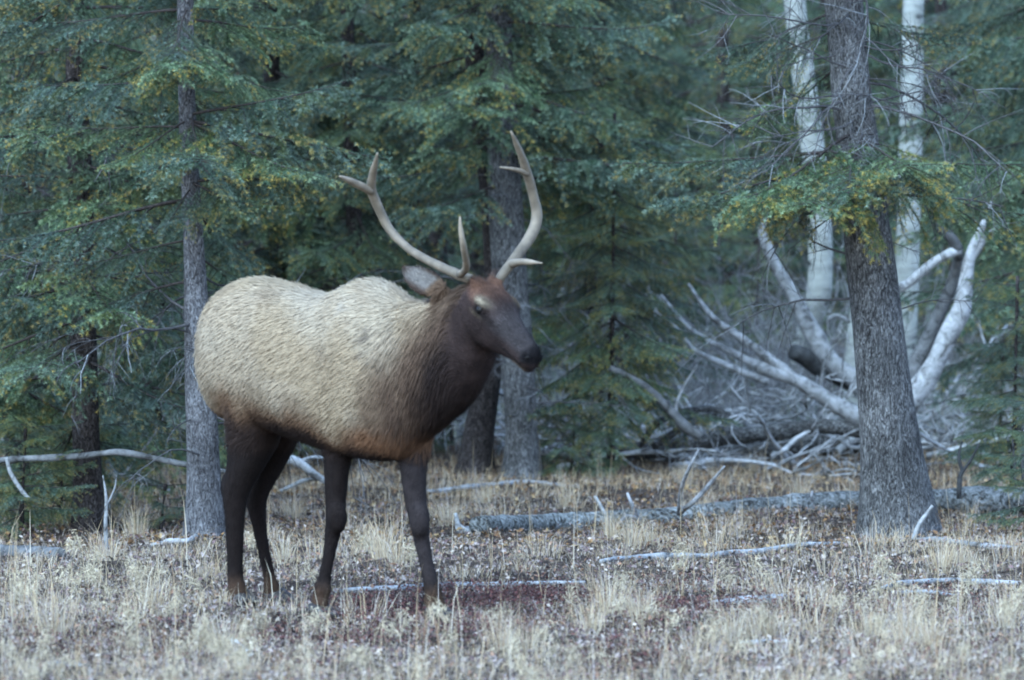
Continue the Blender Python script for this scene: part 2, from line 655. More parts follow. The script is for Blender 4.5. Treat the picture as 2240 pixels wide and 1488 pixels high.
def spruce(label, base, h, r0, lean=(0, 0), group=None, mat=M_BARK, z0=0.4, z1=None, per_m=18, bl=1.3, tops=14, dead=10, dead_z=(0.4, 2.6),
           path=None, seed=0, meshes=BRANCHES, droop=0.0, name="spruce_tree", keep=None, seg=14, rough=0.05):
    r = random.Random(seed * 7 + 5)
    base = np.array(base, float)
    base[2] = terrain(base[0], base[1])
    t = empty(name, base)
    tag(t, label, "tree", group)
    if path is None:
        path = [base + np.array([lean[0] * k, lean[1] * k, h * k - (0.12 if k == 0 else 0)]) for k in (0, 0.15, 0.35, 0.6, 1.0)]
        rad = [r0, r0 * 0.86, r0 * 0.66, r0 * 0.42, 0.012]
    else:
        path, rad = path
    _, pts, rr = trunk_mesh(path, rad, mat, t, seg=seg, rough=rough)

    def axis_at(z):
        i = int(np.clip(np.searchsorted(pts[:, 2], base[2] + z), 1, len(pts) - 1))
        f = (base[2] + z - pts[i - 1, 2]) / max(1e-6, pts[i, 2] - pts[i - 1, 2])
        return pts[i - 1] * (1 - f) + pts[i] * f, rr[i]

    z1 = z1 or min(h * 0.8, 5.0)
    ga = r.uniform(0, 6.28)
    nb = int((z1 - z0) * per_m)
    for k in range(nb):
        z = z0 + (z1 - z0) * (k + r.random() * 0.7) / nb
        ga += 2.399 + r.uniform(-0.4, 0.4)
        ctr, rad_ = axis_at(z)
        d = np.array([math.cos(ga), math.sin(ga), r.uniform(-0.22, 0.16) - droop + 0.25 * (z / h)])
        if keep and not keep(z, d):
            continue
        s = bl * (1 - 0.62 * z / h) * r.uniform(0.65, 1.15) / BR_L
        put(r.choice(meshes), "branch", t, ctr + d * np.array([1, 1, 0]) * rad_ * 0.5, d, s, r.uniform(-0.3, 0.3))
    for k in range(tops):
        z = z1 + (h * 0.985 - z1) * (k + 0.5) / max(1, tops)
        ga += 2.399
        ctr, rad_ = axis_at(min(z, h * 0.985))
        d = np.array([math.cos(ga), math.sin(ga), 0.25])
        s = bl * (1 - 0.90 * z / h) * 1.0 / BR_L
        put(r.choice(meshes), "branch", t, ctr, d, max(0.25, s))
    for k in range(dead):
        z = r.uniform(*dead_z)
        ga += 2.399 + r.uniform(-0.5, 0.5)
        ctr, rad_ = axis_at(z)
        d = np.array([math.cos(ga), math.sin(ga), r.uniform(-0.25, 0.3)])
        put(r.choice(DEADS), "dead_branch", t, ctr + d * np.array([1, 1, 0]) * rad_ * 0.8, d, r.uniform(0.45, 1.0), r.uniform(-2, 2))
    return t, axis_at


# --- the leaning spruce with the bare trunk
D1 = 25.4
b1 = G(1962, 1172)
D1 = b1[1]
mp = [P(1964, 1195, D1), P(1955, 1060, D1), P(1930, 800, D1), P(1893, 470, D1), P(1862, 200, D1), P(1845, 0, D1)]
up = mp[-1] + np.array([-0.30, 0, 3.2])
mp += [up, up + np.array([-0.2, 0, 4.5])]
ms = D1 / FPX
mr_ = [78 * ms, 70 * ms, 58 * ms, 49 * ms, 45 * ms, 43 * ms, 0.075, 0.012]
main_tree, main_ax = spruce("leaning spruce with thick bare scaly grey trunk beside the long fallen log", b1, 11.0, 0.2, path=(mp, mr_), seed=3,
                            z0=3.5, z1=6.0, per_m=14, bl=1.9, tops=16, dead=0, seg=28, rough=0.045)


def bough(tree, a, b, mesh, name="branch", roll=0.0):
    a, b = np.array(a), np.array(b)
    d = b - a
    return put(mesh, name, tree, a, d, np.linalg.norm(d) / (BR_L if name == "branch" else 1.0), roll)


for i, (ax_, ay_, bx_, by_, dz, ms_, nm) in enumerate([
    (1880, 330, 1360, 330, -0.1, BR_YEL[0], "branch"), (1880, 340, 1440, 380, -0.6, BR_YEL[1], "branch"),
    (1870, 290, 1560, 350, -0.9, BRANCHES[2], "branch"), (1880, 350, 1650, 420, -1.0, BR_YEL[0], "branch"),
    (1880, 300, 1980, 300, -1.3, BR_YEL[1], "branch"), (1890, 300, 1850, 400, -1.2, BR_YEL[0], "branch"), (1880, 320, 1760, 390, -1.2, BR_YEL[1], "branch"),
    (1890, 330, 2080, 400, -0.8, BRANCHES[3], "branch"), (1890, 350, 2300, 330, 0.2, BRANCHES[0], "branch"),
    (1890, 380, 2330, 400, 0.5, BRANCHES[4], "branch"), (1850, 60, 1600, 110, 0.2, BR_YEL[1], "branch"), (1850, 20, 1560, 60, 0.6, BRANCHES[1], "branch"),
    (1850, 40, 2100, 20, 0.4, BRANCHES[2], "branch"), (1860, 120, 1640, 250, 0.5, BRANCHES[4], "branch"),
    (1890, 90, 2110, 110, -0.3, DEADS[0], "dead_branch"), (1890, 100, 2060, 210, -0.4, DEADS[1], "dead_branch"), (1880, 150, 1650, 60, -0.3, DEADS[2], "dead_branch"),
    (1880, 200, 1620, 240, -0.4, DEADS[3], "dead_branch"), (1890, 230, 2100, 160, 0.3, DEADS[4], "dead_branch"), (1885, 180, 2240, 240, 0.2, DEADS[5], "dead_branch"),
    (1885, 420, 2250, 450, -0.2, DEADS[0], "dead_branch"), (1890, 560, 1620, 600, 0.3, DEADS[1], "dead_branch"), (1895, 650, 1560, 655, 0.4, DEADS[2], "dead_branch"),
    (1920, 690, 2110, 640, 0.2, DEADS[3], "dead_branch"), (1910, 520, 2060, 560, -0.2, DEADS[4], "dead_branch"), (1880, 440, 1700, 520, -0.3, DEADS[5], "dead_branch"),
    (1880, 250, 1790, 420, -0.5, DEADS[1], "dead_branch"), (1880, 120, 1760, 300, -0.5, DEADS[4], "dead_branch"), (1880, 300, 2010, 440, -0.5, DEADS[2], "dead_branch"),
    (1880, 60, 2000, 200, -0.5, DEADS[3], "dead_branch"), (1880, 380, 1580, 500, -0.2, DEADS[0], "dead_branch")]):
    bough(main_tree, P(ax_, ay_, D1 - 0.05), P(bx_, by_, D1 + dz), ms_, nm, rnd.uniform(-0.4, 0.4) if nm == "branch" else rnd.uniform(-2, 2))

for i in range(22):
    zt = rnd.uniform(2.15, 3.3)
    ctr, rad_ = main_ax(zt)
    a_ = rnd.uniform(-2.9, -0.2)
    d_ = np.array([math.cos(a_), math.sin(a_), rnd.uniform(-0.5, 0.1)])
    put(DEADS[i % 6], "dead_branch", main_tree, ctr + d_ * np.array([1, 1, 0]) * rad_ * 0.85, d_, rnd.uniform(0.45, 0.95), rnd.uniform(-2, 2))

# --- grey trunk at the elk's tail
b2 = G(452, 1180)
d2 = b2[1]
s2 = d2 / FPX
p2 = [P(450, 1200, d2), P(447, 1050, d2), P(438, 850, d2), P(422, 500, d2), P(410, 250, d2), P(405, 0, d2), P(400, -900, d2), P(398, -2200, d2)]
slim_tree, _ = spruce("spruce with slim pale grey trunk standing close behind the elk's rump", b2, 9.0, 0.1, path=(p2, [40 * s2, 36 * s2, 33 * s2, 22 * s2, 18 * s2, 18 * s2, 14 * s2, 3 * s2]),
       mat=M_BARK_PALE, seed=8, z0=1.05, z1=4.4, per_m=13, bl=1.25, tops=12, dead=12, dead_z=(0.3, 1.6), seg=20,
       keep=lambda z, d: not (d[1] < -0.75 and z < 1.9))

for ax_, ay_, bx_, by_, dz, ms_ in [(415, 265, 850, 320, -0.5, BR_YEL[0]), (415, 268, 700, 330, -0.8, BR_YEL[1]), (412, 262, 230, 330, -0.5, BR_YEL[1]), (410, 110, 330, 160, -0.6, BR_YEL[0]),
                                    (408, 120, 560, 120, -0.5, BRANCHES[2]), (410, 20, 360, 90, -0.7, BR_YEL[1]), (420, 400, 560, 440, -0.6, BR_YEL[0]), (420, 410, 330, 470, -0.5, BRANCHES[4]), (420, 255, 420, 320, -0.7, BR_YEL[1]), (412, 130, 430, 160, -0.5, BR_YEL[0])]:
    d_ = P(bx_, by_, d2 + dz) - P(ax_, ay_, d2 - 0.02)
    put(ms_, "branch", slim_tree, P(ax_, ay_, d2 - 0.02), d_, max(0.35, np.linalg.norm(d_) / BR_L), rnd.uniform(-0.4, 0.4))

# --- dark spruce clothed to the ground at the far left
b3 = G(195, 1165)
spruce("dark spruce with boughs down to the ground beside the pale fallen limb", b3, 9.5, 0.085, (-0.25, 0.1), mat=M_BARK_DARK, seed=12, z0=0.35, per_m=16, bl=1.25, tops=13, dead=8, keep=lambda z, d: not (z < 0.8 and d[1] < 0.15))

# --- twin trunks behind the elk's chest
b4 = G(1140, 1048)
d4 = b4[1]
s4 = d4 / FPX
p4 = [P(1142, 1065, d4), P(1140, 950, d4), P(1132, 800, d4), P(1112, 560, d4), P(1100, 300, d4), P(1090, 0, d4), P(1085, -900, d4), P(1080, -1900, d4)]
spruce("spruce with grey trunk rising straight behind the elk's chin", b4, 9.0, 0.11, path=(p4, [38 * s4, 33 * s4, 36 * s4, 40 * s4, 34 * s4, 28 * s4, 18 * s4, 3 * s4]),
       mat=M_BARK, seed=21, z0=1.95, z1=5.2, per_m=17, bl=1.55, tops=13, dead=14, dead_z=(0.4, 2.4), seg=18, keep=lambda z, d: not (d[1] < -0.75 and z < 1.9))
b5 = G(1040, 1040)
d5 = b5[1]
s5 = d5 / FPX
p5 = [P(1038, 1060, d5), P(1046, 960, d5), P(1066, 830, d5), P(1085, 600, d5), P(1060, 300, d5), P(1030, 0, d5), P(1000, -900, d5), P(990, -1700, d5)]
spruce("dark slanting spruce trunk leaning towards its grey twin behind the elk", b5, 8.5, 0.09, path=(p5, [36 * s5, 32 * s5, 30 * s5, 26 * s5, 24 * s5, 22 * s5, 15 * s5, 3 * s5]),
       mat=M_BARK_DARK, seed=33, z0=2.2, z1=5.2, per_m=13, bl=1.5, tops=11, dead=8, seg=14)

# --- the rest of the stand: (px, d, label, height, radius, z0, per_m, branch length, bark)
STAND = [
    (912, 34.5, "spruce with straight dark trunk framed between the elk's antlers", 10, 0.095, 2.25, 16, 1.5, M_BARK_DARK),
    (968, 37.0, "spruce with thin near black trunk deep behind the elk's head", 9.5, 0.09, 2.1, 14, 1.4, M_BARK_DARK),
    (790, 33.5, "dense spruce rising behind the elk's shoulder hump", 9, 0.075, 0.9, 16, 1.25, M_BARK_DARK),
    (620, 34.5, "dense blue green spruce rising behind the elk's back", 9.5, 0.09, 0.5, 16, 1.5, M_BARK_DARK),
    (330, 33.0, "bushy spruce between the slim grey trunk and the dark spruce", 8.5, 0.08, 0.35, 14, 1.35, M_BARK_DARK),
    (40, 30.5, "spruce with low yellowish boughs over the short pale sticks", 9, 0.09, 0.45, 14, 1.5, M_BARK_DARK),
    (1285, 37.5, "spruce behind the small drooping young spruce", 9, 0.085, 0.9, 16, 1.5, M_BARK_DARK),
    (2430, 33.0, "spruce reaching its long boughs over the aspen trunks", 9.5, 0.1, 1.3, 15, 1.9, M_BARK_DARK),
    (-150, 27.5, "spruce spreading boughs above the pale fallen limb's broken end", 9, 0.1, 0.6, 18, 1.5, M_BARK_DARK),
]
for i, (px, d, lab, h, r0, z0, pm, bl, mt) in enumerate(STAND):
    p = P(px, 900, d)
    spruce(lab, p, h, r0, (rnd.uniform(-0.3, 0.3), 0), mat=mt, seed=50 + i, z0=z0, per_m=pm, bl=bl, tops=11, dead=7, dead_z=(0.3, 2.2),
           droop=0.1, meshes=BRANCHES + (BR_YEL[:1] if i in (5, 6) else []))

# --- young spruces
YOUNG = [
    (1335, 31.9, 2.55, 0.030, 0.55, 38, 0.95, "small drooping young spruce beside the slanting dead limbs", 0.35),
    (2215, 28.3, 1.45, 0.022, 0.12, 40, 0.62, "young spruce by the forked black twig above the long log", 0.05),
    (2185, 33.5, 0.85, 0.018, 0.1, 44, 0.5, "blue green spruce seedling behind the curved dead limb", 0.0),
    (2265, 24.4, 0.75, 0.014, 0.1, 44, 0.42, "low spruce seedling at the end of the thin ground branch", 0.0),
    (45, 25.6, 0.62, 0.014, 0.06, 50, 0.55, "low spreading spruce seedling over a short dark log", 0.0),
    (130, 26.3, 0.55, 0.012, 0.06, 44, 0.5, "little olive spruce seedling under the dark spruce", 0.0),
    (350, 25.8, 0.28, 0.010, 0.05, 60, 0.30, "tiny dark spruce seedling beside the slim grey trunk", 0.0),
    (1250, 31.6, 0.5, 0.012, 0.1, 50, 0.62, "low spruce seedling in front of the rotting logs", 0.0),
]
for i, (px, d, h, r0, z0, pm, bl, lab, dr) in enumerate(YOUNG):
    yel = i in (0, 4, 5)
    spruce(lab, P(px, 900, d), h, r0, (0.03, 0), mat=M_BARK_DARK, seed=90 + i, z0=z0, z1=h * 0.93, per_m=pm, bl=bl, tops=3, dead=0, droop=dr,
           meshes=BR_YEL if yel else BRANCHES + BR_YEL, seg=7)

for i, (px, d, h) in enumerate([(1470, 42, 2.6), (1570, 44, 3.2), (1650, 41.5, 2.0), (2075, 43, 2.8), (1930, 42, 2.2), (2160, 46, 3.4), (60, 40, 2.4), (260, 41, 2.2)]):
    spruce("thin young spruce at the foot of the slope", P(px, 500, d), h, 0.025, (0.05, 0), "young spruces at the slope's foot", M_BARK_DARK, z0=0.2, z1=h * 0.92, per_m=15, bl=0.9, tops=2, dead=3, dead_z=(0.2, 1.2), seed=140 + i,
           meshes=BRANCHES + BR_YEL, seg=7)

# --- spruces on the slope
k = 0
for px, d in [(-60, 44), (110, 49), (300, 58), (420, 45), (520, 41), (560, 52), (680, 45), (760, 50), (850, 42), (950, 47), (1040, 43), (1110, 52), (1200, 46),
              (1300, 50), (1480, 56), (1470, 50), (1590, 46), (1680, 51), (1800, 48), (1900, 52), (2060, 46), (2010, 57), (2110, 47), (2190, 52), (2290, 44), (640, 60), (1000, 58), (1420, 61), (1840, 61), (2240, 60), (150, 60), (400, 62)]:
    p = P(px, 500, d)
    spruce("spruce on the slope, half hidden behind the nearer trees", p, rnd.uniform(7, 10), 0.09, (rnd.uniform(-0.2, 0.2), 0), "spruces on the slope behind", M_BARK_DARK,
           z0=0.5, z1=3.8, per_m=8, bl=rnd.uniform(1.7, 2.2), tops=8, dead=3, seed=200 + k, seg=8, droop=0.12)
    k += 1


# ------------------------------------------------------------------ aspens
def aspen(label, ctrl, rad, d, knots):
    base = np.array(ctrl[0])
    t = empty("aspen_tree", (base[0], base[1], terrain(base[0], base[1])))
    tag(t, label, "tree")
    _, pts, rr = trunk_mesh(ctrl, rad, M_ASPEN, t, seg=14, flare=0.15, rough=0.03)
    for i, z in enumerate(knots):
        j = int(np.clip(np.searchsorted(pts[:, 2], z), 1, len(pts) - 1))
        a = rnd.uniform(-2.4, -0.7)
        dr = np.array([math.cos(a), math.sin(a), 0])
        put(DEADS[i % 6], "dead_branch", t, pts[j] + dr * rr[j] * 0.8, dr + np.array([0, 0, 0.4]), rnd.uniform(0.35, 0.7))
    m = MB()
    top = pts[-1]
    for q in range(5):
        a = q * 1.3
        e = top + np.array([math.cos(a) * 1.1, math.sin(a) * 1.1, 1.2])
        m.tube(spline([top - np.array([0, 0, 0.5 + 0.3 * q]), (top + e) / 2 + np.array([0, 0, 0.1]), e], 8), np.linspace(0.03, 0.004, 8), 5)
    m.build("crown", M_ASPEN, t)


dA = 36.0
sA = dA / FPX
aspen("white aspen trunk with a bend low down, behind the curved grey limb", [P(1722, 1000, dA + .3), P(1735, 840, dA + .2), P(1758, 740, dA + .1), P(1792, 640, dA), P(1790, 450, dA), P(1770, 260, dA), P(1738, 0, dA), P(1700, -500, dA), P(1690, -1300, dA)],
      [13 * sA, 13 * sA, 19 * sA, 28 * sA, 27 * sA, 26 * sA, 24 * sA, 18 * sA, 6 * sA], dA, [1.9, 2.2, 2.5, 2.9, 3.2, 3.6])
dB = 37.0
sB = dB / FPX
aspen("straight white aspen trunk just behind the leaning scaly spruce", [P(1972, 990, dB), P(1978, 800, dB), P(1984, 600, dB), P(1990, 400, dB), P(1994, 200, dB), P(1998, 0, dB), P(2004, -600, dB), P(2010, -1300, dB)],
      [24 * sB, 24 * sB, 26 * sB, 26 * sB, 25 * sB, 23 * sB, 15 * sB, 5 * sB], dB, [1.9, 2.2, 2.6, 2.9, 3.3, 3.6])
dC = 35.2
sC = dC / FPX
aspen("dull pale aspen stem half hidden by the leaning scaly spruce", [P(1876, 1000, dC), P(1868, 880, dC), P(1872, 750, dC), P(1880, 640, dC), P(1888, 420, dC), P(1884, 180, dC), P(1850, -300, dC)],
      [26 * sC, 25 * sC, 22 * sC, 17 * sC, 13 * sC, 9 * sC, 4 * sC], dC, [2.4])


# ------------------------------------------------------------------ deadwood
def limb(mb, pix, d, w, seg=10, c=(1, 1, 1), rough=0.10, n=None):
    """pix: pixel path (x, y[, distance offset]); w: widths in pixels at those points"""
    pts = [P(q[0], q[1], d + (q[2] if len(q) > 2 else 0)) for q in pix]
    n = n or 6 * len(pix)
    pp = spline(pts, n)
    rr = np.interp(np.linspace(0, len(w) - 1, n), np.arange(len(w)), w) * 0.5 * d / FPX
    rr = rr * (1 + 0.10 * vnoise(pp, 7))
    jit = np.stack([vnoise(pp + 3, 4.5), 0 * rr, vnoise(pp + 8, 4.5)], 1) * (rr * 0.22)[:, None]
    pp = pp + jit
    mb.tube(pp, rr, seg, c, 0, rough, 14.0)
    return pp


def deadthing(name, label, cat, parts, d, mat=None, group=None):
    """parts: (part name, pixel path, widths, tint)"""
    root_p = P(*parts[0][1][0][:2], d)
    t = empty(name, (root_p[0], root_p[1], terrain(root_p[0], root_p[1])))
    tag(t, label, cat, group)
    for nm, pix, w, tint in parts:
        m = MB()
        limb(m, pix, d, w, c=(tint, tint, tint))
        m.build(nm, mat or M_GREYWOOD, t)
    return t


dF = 33.0
deadthing("fallen_dead_tree", "fallen dead tree with long slanting grey limbs stripped of bark", "dead tree", [
    ("trunk", [(2000, 1020, .2), (1975, 955, .1), (1900, 915), (1800, 868), (1730, 828), (1660, 800)], [54, 46, 40, 35, 30, 26], 1.15),
    ("limb", [(1745, 838), (1690, 790), (1630, 745), (1570, 705), (1535, 665), (1505, 620)], [28, 23, 18, 16, 12, 6], 1.15),
    ("limb", [(1670, 805), (1600, 772), (1540, 740), (1490, 700), (1445, 645)], [20, 16, 13, 11, 6], 1.05),
    ("limb", [(1680, 835), (1590, 800), (1520, 765), (1480, 720), (1430, 680)], [16, 14, 13, 10, 6], 1.1),
    ("branch", [(1660, 802), (1655, 770), (1668, 745)], [8, 6, 3], 0.8),
    ("branch", [(1600, 735), (1590, 700), (1585, 668)], [7, 5, 3], 0.7)], dF)
dV = 34.2
deadthing("upturned_dead_limb", "thick curved grey limb sweeping up with a dark broken stub at its foot", "dead limb", [
    ("limb", [(1945, 1020), (1925, 920), (1890, 850), (1820, 800), (1780, 735), (1735, 645), (1690, 565), (1668, 510), (1680, 465)], [66, 58, 50, 46, 38, 31, 26, 19, 9], 1.1),
    ("stub", [(1890, 850, .1), (1800, 805, .05), (1735, 768, -.1)], [52, 48, 38], 0.22),
    ("branch", [(1810, 700), (1830, 690), (1860, 705)], [10, 8, 7], 0.9)], dV)
dW = 31.5
deadthing("forked_dead_limb", "forked silvery dead limb rising to ragged tips beside the scaly spruce", "dead limb", [
    ("limb", [(1935, 1062), (1940, 985), (1962, 908), (2010, 845), (2060, 765), (2100, 690), (2112, 620), (2122, 560), (2150, 490), (2170, 440)], [80, 74, 62, 54, 46, 41, 35, 26, 14, 4], 1.2),
    ("limb", [(1950, 985, .05), (1970, 880, .15), (2010, 790, .2), (2050, 700, .25), (2085, 600, .2), (2095, 545, .1)], [56, 50, 40, 32, 28, 22], 0.45),
    ("branch", [(2100, 545), (2060, 565), (2020, 592), (1985, 622), (1950, 640)], [22, 20, 20, 24, 20], 1.15),
    ("branch", [(2098, 548), (2082, 520), (2052, 498), (2044, 470)], [24, 22, 16, 8], 0.2),
    ("branch", [(2122, 570), (2148, 530), (2152, 490)], [18, 16, 10], 1.0),
    ("branch", [(2135, 520), (2175, 500), (2205, 470)], [8, 6, 3], 0.8)], dW)
deadthing("slanting_dark_limb", "dark bare limb slanting down onto the rotting logs", "dead limb", [
    ("limb", [(1535, 955), (1500, 930), (1450, 880), (1400, 840), (1335, 805)], [24, 26, 22, 18, 14], 0.42),
    ("twig", [(1478, 915), (1482, 880), (1500, 840), (1525, 800)], [9, 8, 6, 3], 0.9)], 31.6)
dL = 34.0
deadthing("rotting_log", "thick dark rotting log running behind the leaning spruce", "log", [
    ("trunk", [(1170, 1005, -.6), (1300, 1000, -.4), (1500, 996, -.2), (1700, 978), (1850, 965, .2), (2000, 955, .4)], [40, 46, 50, 56, 66, 70], 0.62)], 34.2, M_LOGBARK)
deadthing("rotting_log", "arched dark log lying across another rotting log", "log", [
    ("trunk", [(1200, 985, .3), (1320, 985, .2), (1430, 985), (1540, 965), (1640, 950), (1760, 935), (1850, 930), (1930, 945)], [34, 36, 38, 42, 42, 36, 34, 34], 0.9),
    ("branch", [(1430, 975, -.2), (1500, 930, -.35), (1560, 912, -.35), (1620, 912, -.35)], [14, 18, 18, 12], 1.9),
    ("branch", [(1400, 975, -.2), (1440, 925, -.35), (1500, 900, -.35), (1560, 893, -.35)], [12, 16, 16, 10], 2.0),
    ("branch", [(1395, 940, -.35), (1410, 905, -.35), (1440, 885, -.35)], [8, 10, 6], 2.0),
    ("branch", [(1500, 950, -.2), (1520, 900, -.35), (1570, 895, -.35), (1600, 915, -.35)], [10, 14, 14, 8], 1.9)], 33.0, M_LOGBARK)
# the long log passing behind the leaning spruce
g0, g1 = G(1050, 1172), G(2290, 1122)
t = empty("fallen_log", g0)
tag(t, "long weathered log lying on the ground behind the leaning spruce's foot", "log")
m = MB()
pp = spline([P(1045, 1150, g0[1]), P(1200, 1146, 26.4), P(1400, 1137, 26.7), P(1600, 1118, 27.0), P(1800, 1102, 27.3), P(2000, 1096, 27.4), P(2240, 1092, 27.5), P(2420, 1084, 27.7)], 60)
m.tube(pp, np.interp(np.linspace(0, 1, 60), [0, .3, .6, 1], [20, 23, 25, 30]) * 27 / FPX * (1 + 0.10 * vnoise(pp, 5)), 16, (1, 1, 1), 0, 0.10, 9)
m.build("trunk", M_LONGLOG, t)
for pix, w in (([(1398, 1140, 26.6), (1385, 1110, 26.5), (1372, 1078, 26.5)], [14, 10, 5]), ([(1398, 1135, 26.6), (1370, 1130, 26.4), (1350, 1150, 26.3)], [10, 8, 4]),
               ([(1778, 1100, 27.1), (1775, 1085, 27.1), (1777, 1074, 27.1)], [7, 6, 4]), ([(1485, 1125, 26.6), (1490, 1070, 26.4), (1510, 1020, 26.2), (1530, 980, 26.2)], [10, 9, 7, 3]),
               ([(1485, 1122, 26.6), (1520, 1095, 26.4), (1560, 1050, 26.4), (1585, 1020, 26.3)], [13, 11, 9, 4])):
    m = MB()
    q = spline([P(*z) for z in pix], 10)
    m.tube(q, np.interp(np.linspace(0, 1, 10), np.linspace(0, 1, len(w)), w) * .5 * 26.5 / FPX, 7, (1.2, 1.2, 1.25), 0, 0.1)
    m.build("branch_stub", M_GREYWOOD, t)


def ground_stick(label, pix, w, tint, name="fallen_branch", lift=1.1, mat=M_GREYWOOD, cat="branch"):
    """a stick lying on the ground along pixel points; width in pixels"""
    pts, ws = [], []
    for (x, y), ww in zip(pix, w):
        g = G(x, y)
        r_ = ww * 0.5 * g[1] / FPX
        pts.append(g + np.array([0, 0, r_ * lift]))
        ws.append(r_)
    n = 7 * len(pts)
    pp = spline(pts, n)
    pp[:, 2] += 0.006 * vnoise(pp, 3)
    m = MB()
    m.tube(pp, np.interp(np.linspace(0, 1, n), np.linspace(0, 1, len(ws)), ws), 8, (tint, tint, tint * 1.02), 0, 0.14, 22)
    o = m.build_at(name, mat, pts[0])
    return tag(o, label, cat)


ground_stick("thin grey branch lying in grass towards the leaning spruce", [(1315, 1236), (1400, 1228), (1520, 1226), (1640, 1218), (1760, 1200), (1860, 1192)], [10, 14, 13, 14, 12, 6], 1.2)
ground_stick("whitish flattened stick lying beside the dark red ground cover", [(1545, 1338), (1620, 1330), (1700, 1322), (1772, 1312)], [20, 24, 20, 12], 1.5)
ground_stick("long thin dark branch on the ground beyond the short upright stick", [(1995, 1186), (2080, 1192), (2160, 1202), (2300, 1210)], [12, 13, 12, 9], 0.8)
ground_stick("flat greyish branch with a pale end in the dry grass", [(1930, 1296), (1990, 1282), (2080, 1280), (2160, 1284), (2235, 1282)], [9, 14, 12, 14, 8], 1.05)
ground_stick("short grey stick under the flat greyish branch", [(1950, 1306), (2030, 1303), (2090, 1306)], [9, 11, 6], 1.1)
ground_stick("pale stick lying just beyond the elk's front hooves", [(730, 1300), (860, 1298), (960, 1290), (1100, 1286), (1280, 1282)], [10, 13, 12, 12, 8], 1.25)
ground_stick("straight pale stick in the tan litter below the twin trunks", [(920, 1082), (1040, 1072), (1160, 1062), (1260, 1068)], [9, 12, 10, 7], 1.1)
ground_stick("pale curved root reaching from the slim grey trunk", [(330, 1200), (370, 1194), (415, 1190), (440, 1172)], [8, 12, 12, 10], 1.2)
ground_stick("short pale stick in the foreground straw", [(508, 1412), (530, 1425), (552, 1440)], [12, 14, 9], 1.6)
ground_stick("thin pale stick half buried near the frame of straw", [(60, 1462), (120, 1455), (180, 1458)], [10, 12, 8], 1.3)
ground_stick("slender grey branch lying between the long log and the grass", [(1000, 1165), (1090, 1168), (1180, 1160)], [12, 13, 8], 1.2)
ground_stick("small white broken stick in the foreground grass", [(1620, 1420), (1680, 1412), (1735, 1408)], [12, 14, 9], 1.5)
ground_stick("pale stick in orange litter near the rotting logs", [(1560, 1002), (1700, 992), (1800, 990), (1890, 996)], [10, 14, 16, 10], 1.35)
ground_stick("short crooked grey stick below the rotting logs", [(1420, 1002), (1455, 1006), (1482, 1024)], [9, 13, 8], 1.2)
ground_stick("grey branch in brown litter right of the scaly spruce", [(2000, 940), (2040, 930), (2100, 936)], [22, 26, 16], 1.2)
ground_stick("pale grey branch on the litter above another right of the scaly spruce", [(2010, 882), (2080, 876), (2160, 884)], [14, 18, 8], 1.2)
ground_stick("short dark log under the low spreading seedling", [(-40, 1216), (60, 1222), (135, 1222)], [34, 38, 30], 0.5, "short_log", 0.5, M_LOGWOOD, "log")

# tangle of weathered branches behind the logs
def make_snag(seed):
    r = np.random.default_rng(seed)
    mb = MB()

    def br(p, d, ln, rad, lev):
        n = 8 if lev == 0 else 5
        pts, cur = [p], d.copy()
        for q in range(n):
            cur = cur + r.normal(size=3) * (0.16 if lev == 0 else 0.22)
            cur /= np.linalg.norm(cur)
            pts.append(pts[-1] + cur * ln / n)
        tint = r.uniform(0.8, 2.0)
        mb.tube(np.array(pts), np.linspace(rad, rad * 0.3, n + 1), 6 if lev == 0 else 4, (tint,) * 3, 0, 0.12, 20)
        if lev < 2:
            for k in range((7, 3)[lev]):
                i = r.integers(1, n + 1)
                dd = cur + r.normal(size=3) * 0.7
                br(pts[i], dd / np.linalg.norm(dd), ln * r.uniform(0.25, 0.55), rad * r.uniform(0.35, 0.6), lev + 1)

    br(np.zeros(3), np.array([1.0, 0, 0.12]), 1.2, 0.024, 0)
    return mb.mesh("weathered_branch", [M_GREYWOOD])


SNAG = [make_snag(600 + i) for i in range(6)]
for i in range(56):
    d = rnd.uniform(32.0, 35.2)
    px = rnd.uniform(1190, 1900) if i < 46 else rnd.uniform(1980, 2240)
    x = (px - 1120) / FPX * d
    o = bpy.data.objects.new("weathered_branch", SNAG[i % 6])
    o.location = (x, d, float(terrain(x, d)) + rnd.uniform(0.0, 0.10))
    o.rotation_euler = (rnd.uniform(-3.1, 3.1), rnd.uniform(-0.55, 0.02), rnd.choice([0, math.pi]) + rnd.uniform(-0.9, 0.9))
    q = rnd.uniform(0.6, 1.25)
    o.scale = (q, q, q)
    col.objects.link(o)
    tag(o, "thin weathered grey branch in the tangle of deadfall about the rotting logs", "branch", "deadfall about the rotting logs")

# raised sticks
dS = G(1996, 1190)[1] - 0.05
for lab, pix, d, w, tint in [
    ("short pale stick standing up beside the scaly spruce's foot", [(1996, 1182), (2012, 1145), (2040, 1106)], dS, [12, 12, 8], 1.15),
    ("thin pale twig leaning beside the long log", [(1300, 1085), (1325, 1130), (1330, 1160)], 26.0, [8, 7, 5], 1.2)]:
    m = MB()
    limb(m, pix, d, w, 8, (tint,) * 3)
    o = m.build_at("stick", M_GREYWOOD, P(*pix[0], d))
    tag(o, lab, "stick")

deadthing("white_stub", "little whitish forked stub in the grass beside the elk's foreleg", "stick", [
    ("limb", [(1010, 1172), (1002, 1150), (996, 1122)], [18, 14, 8], 1.9),
    ("branch", [(1004, 1150), (1025, 1162), (1060, 1166)], [12, 10, 5], 1.8)], 25.6)

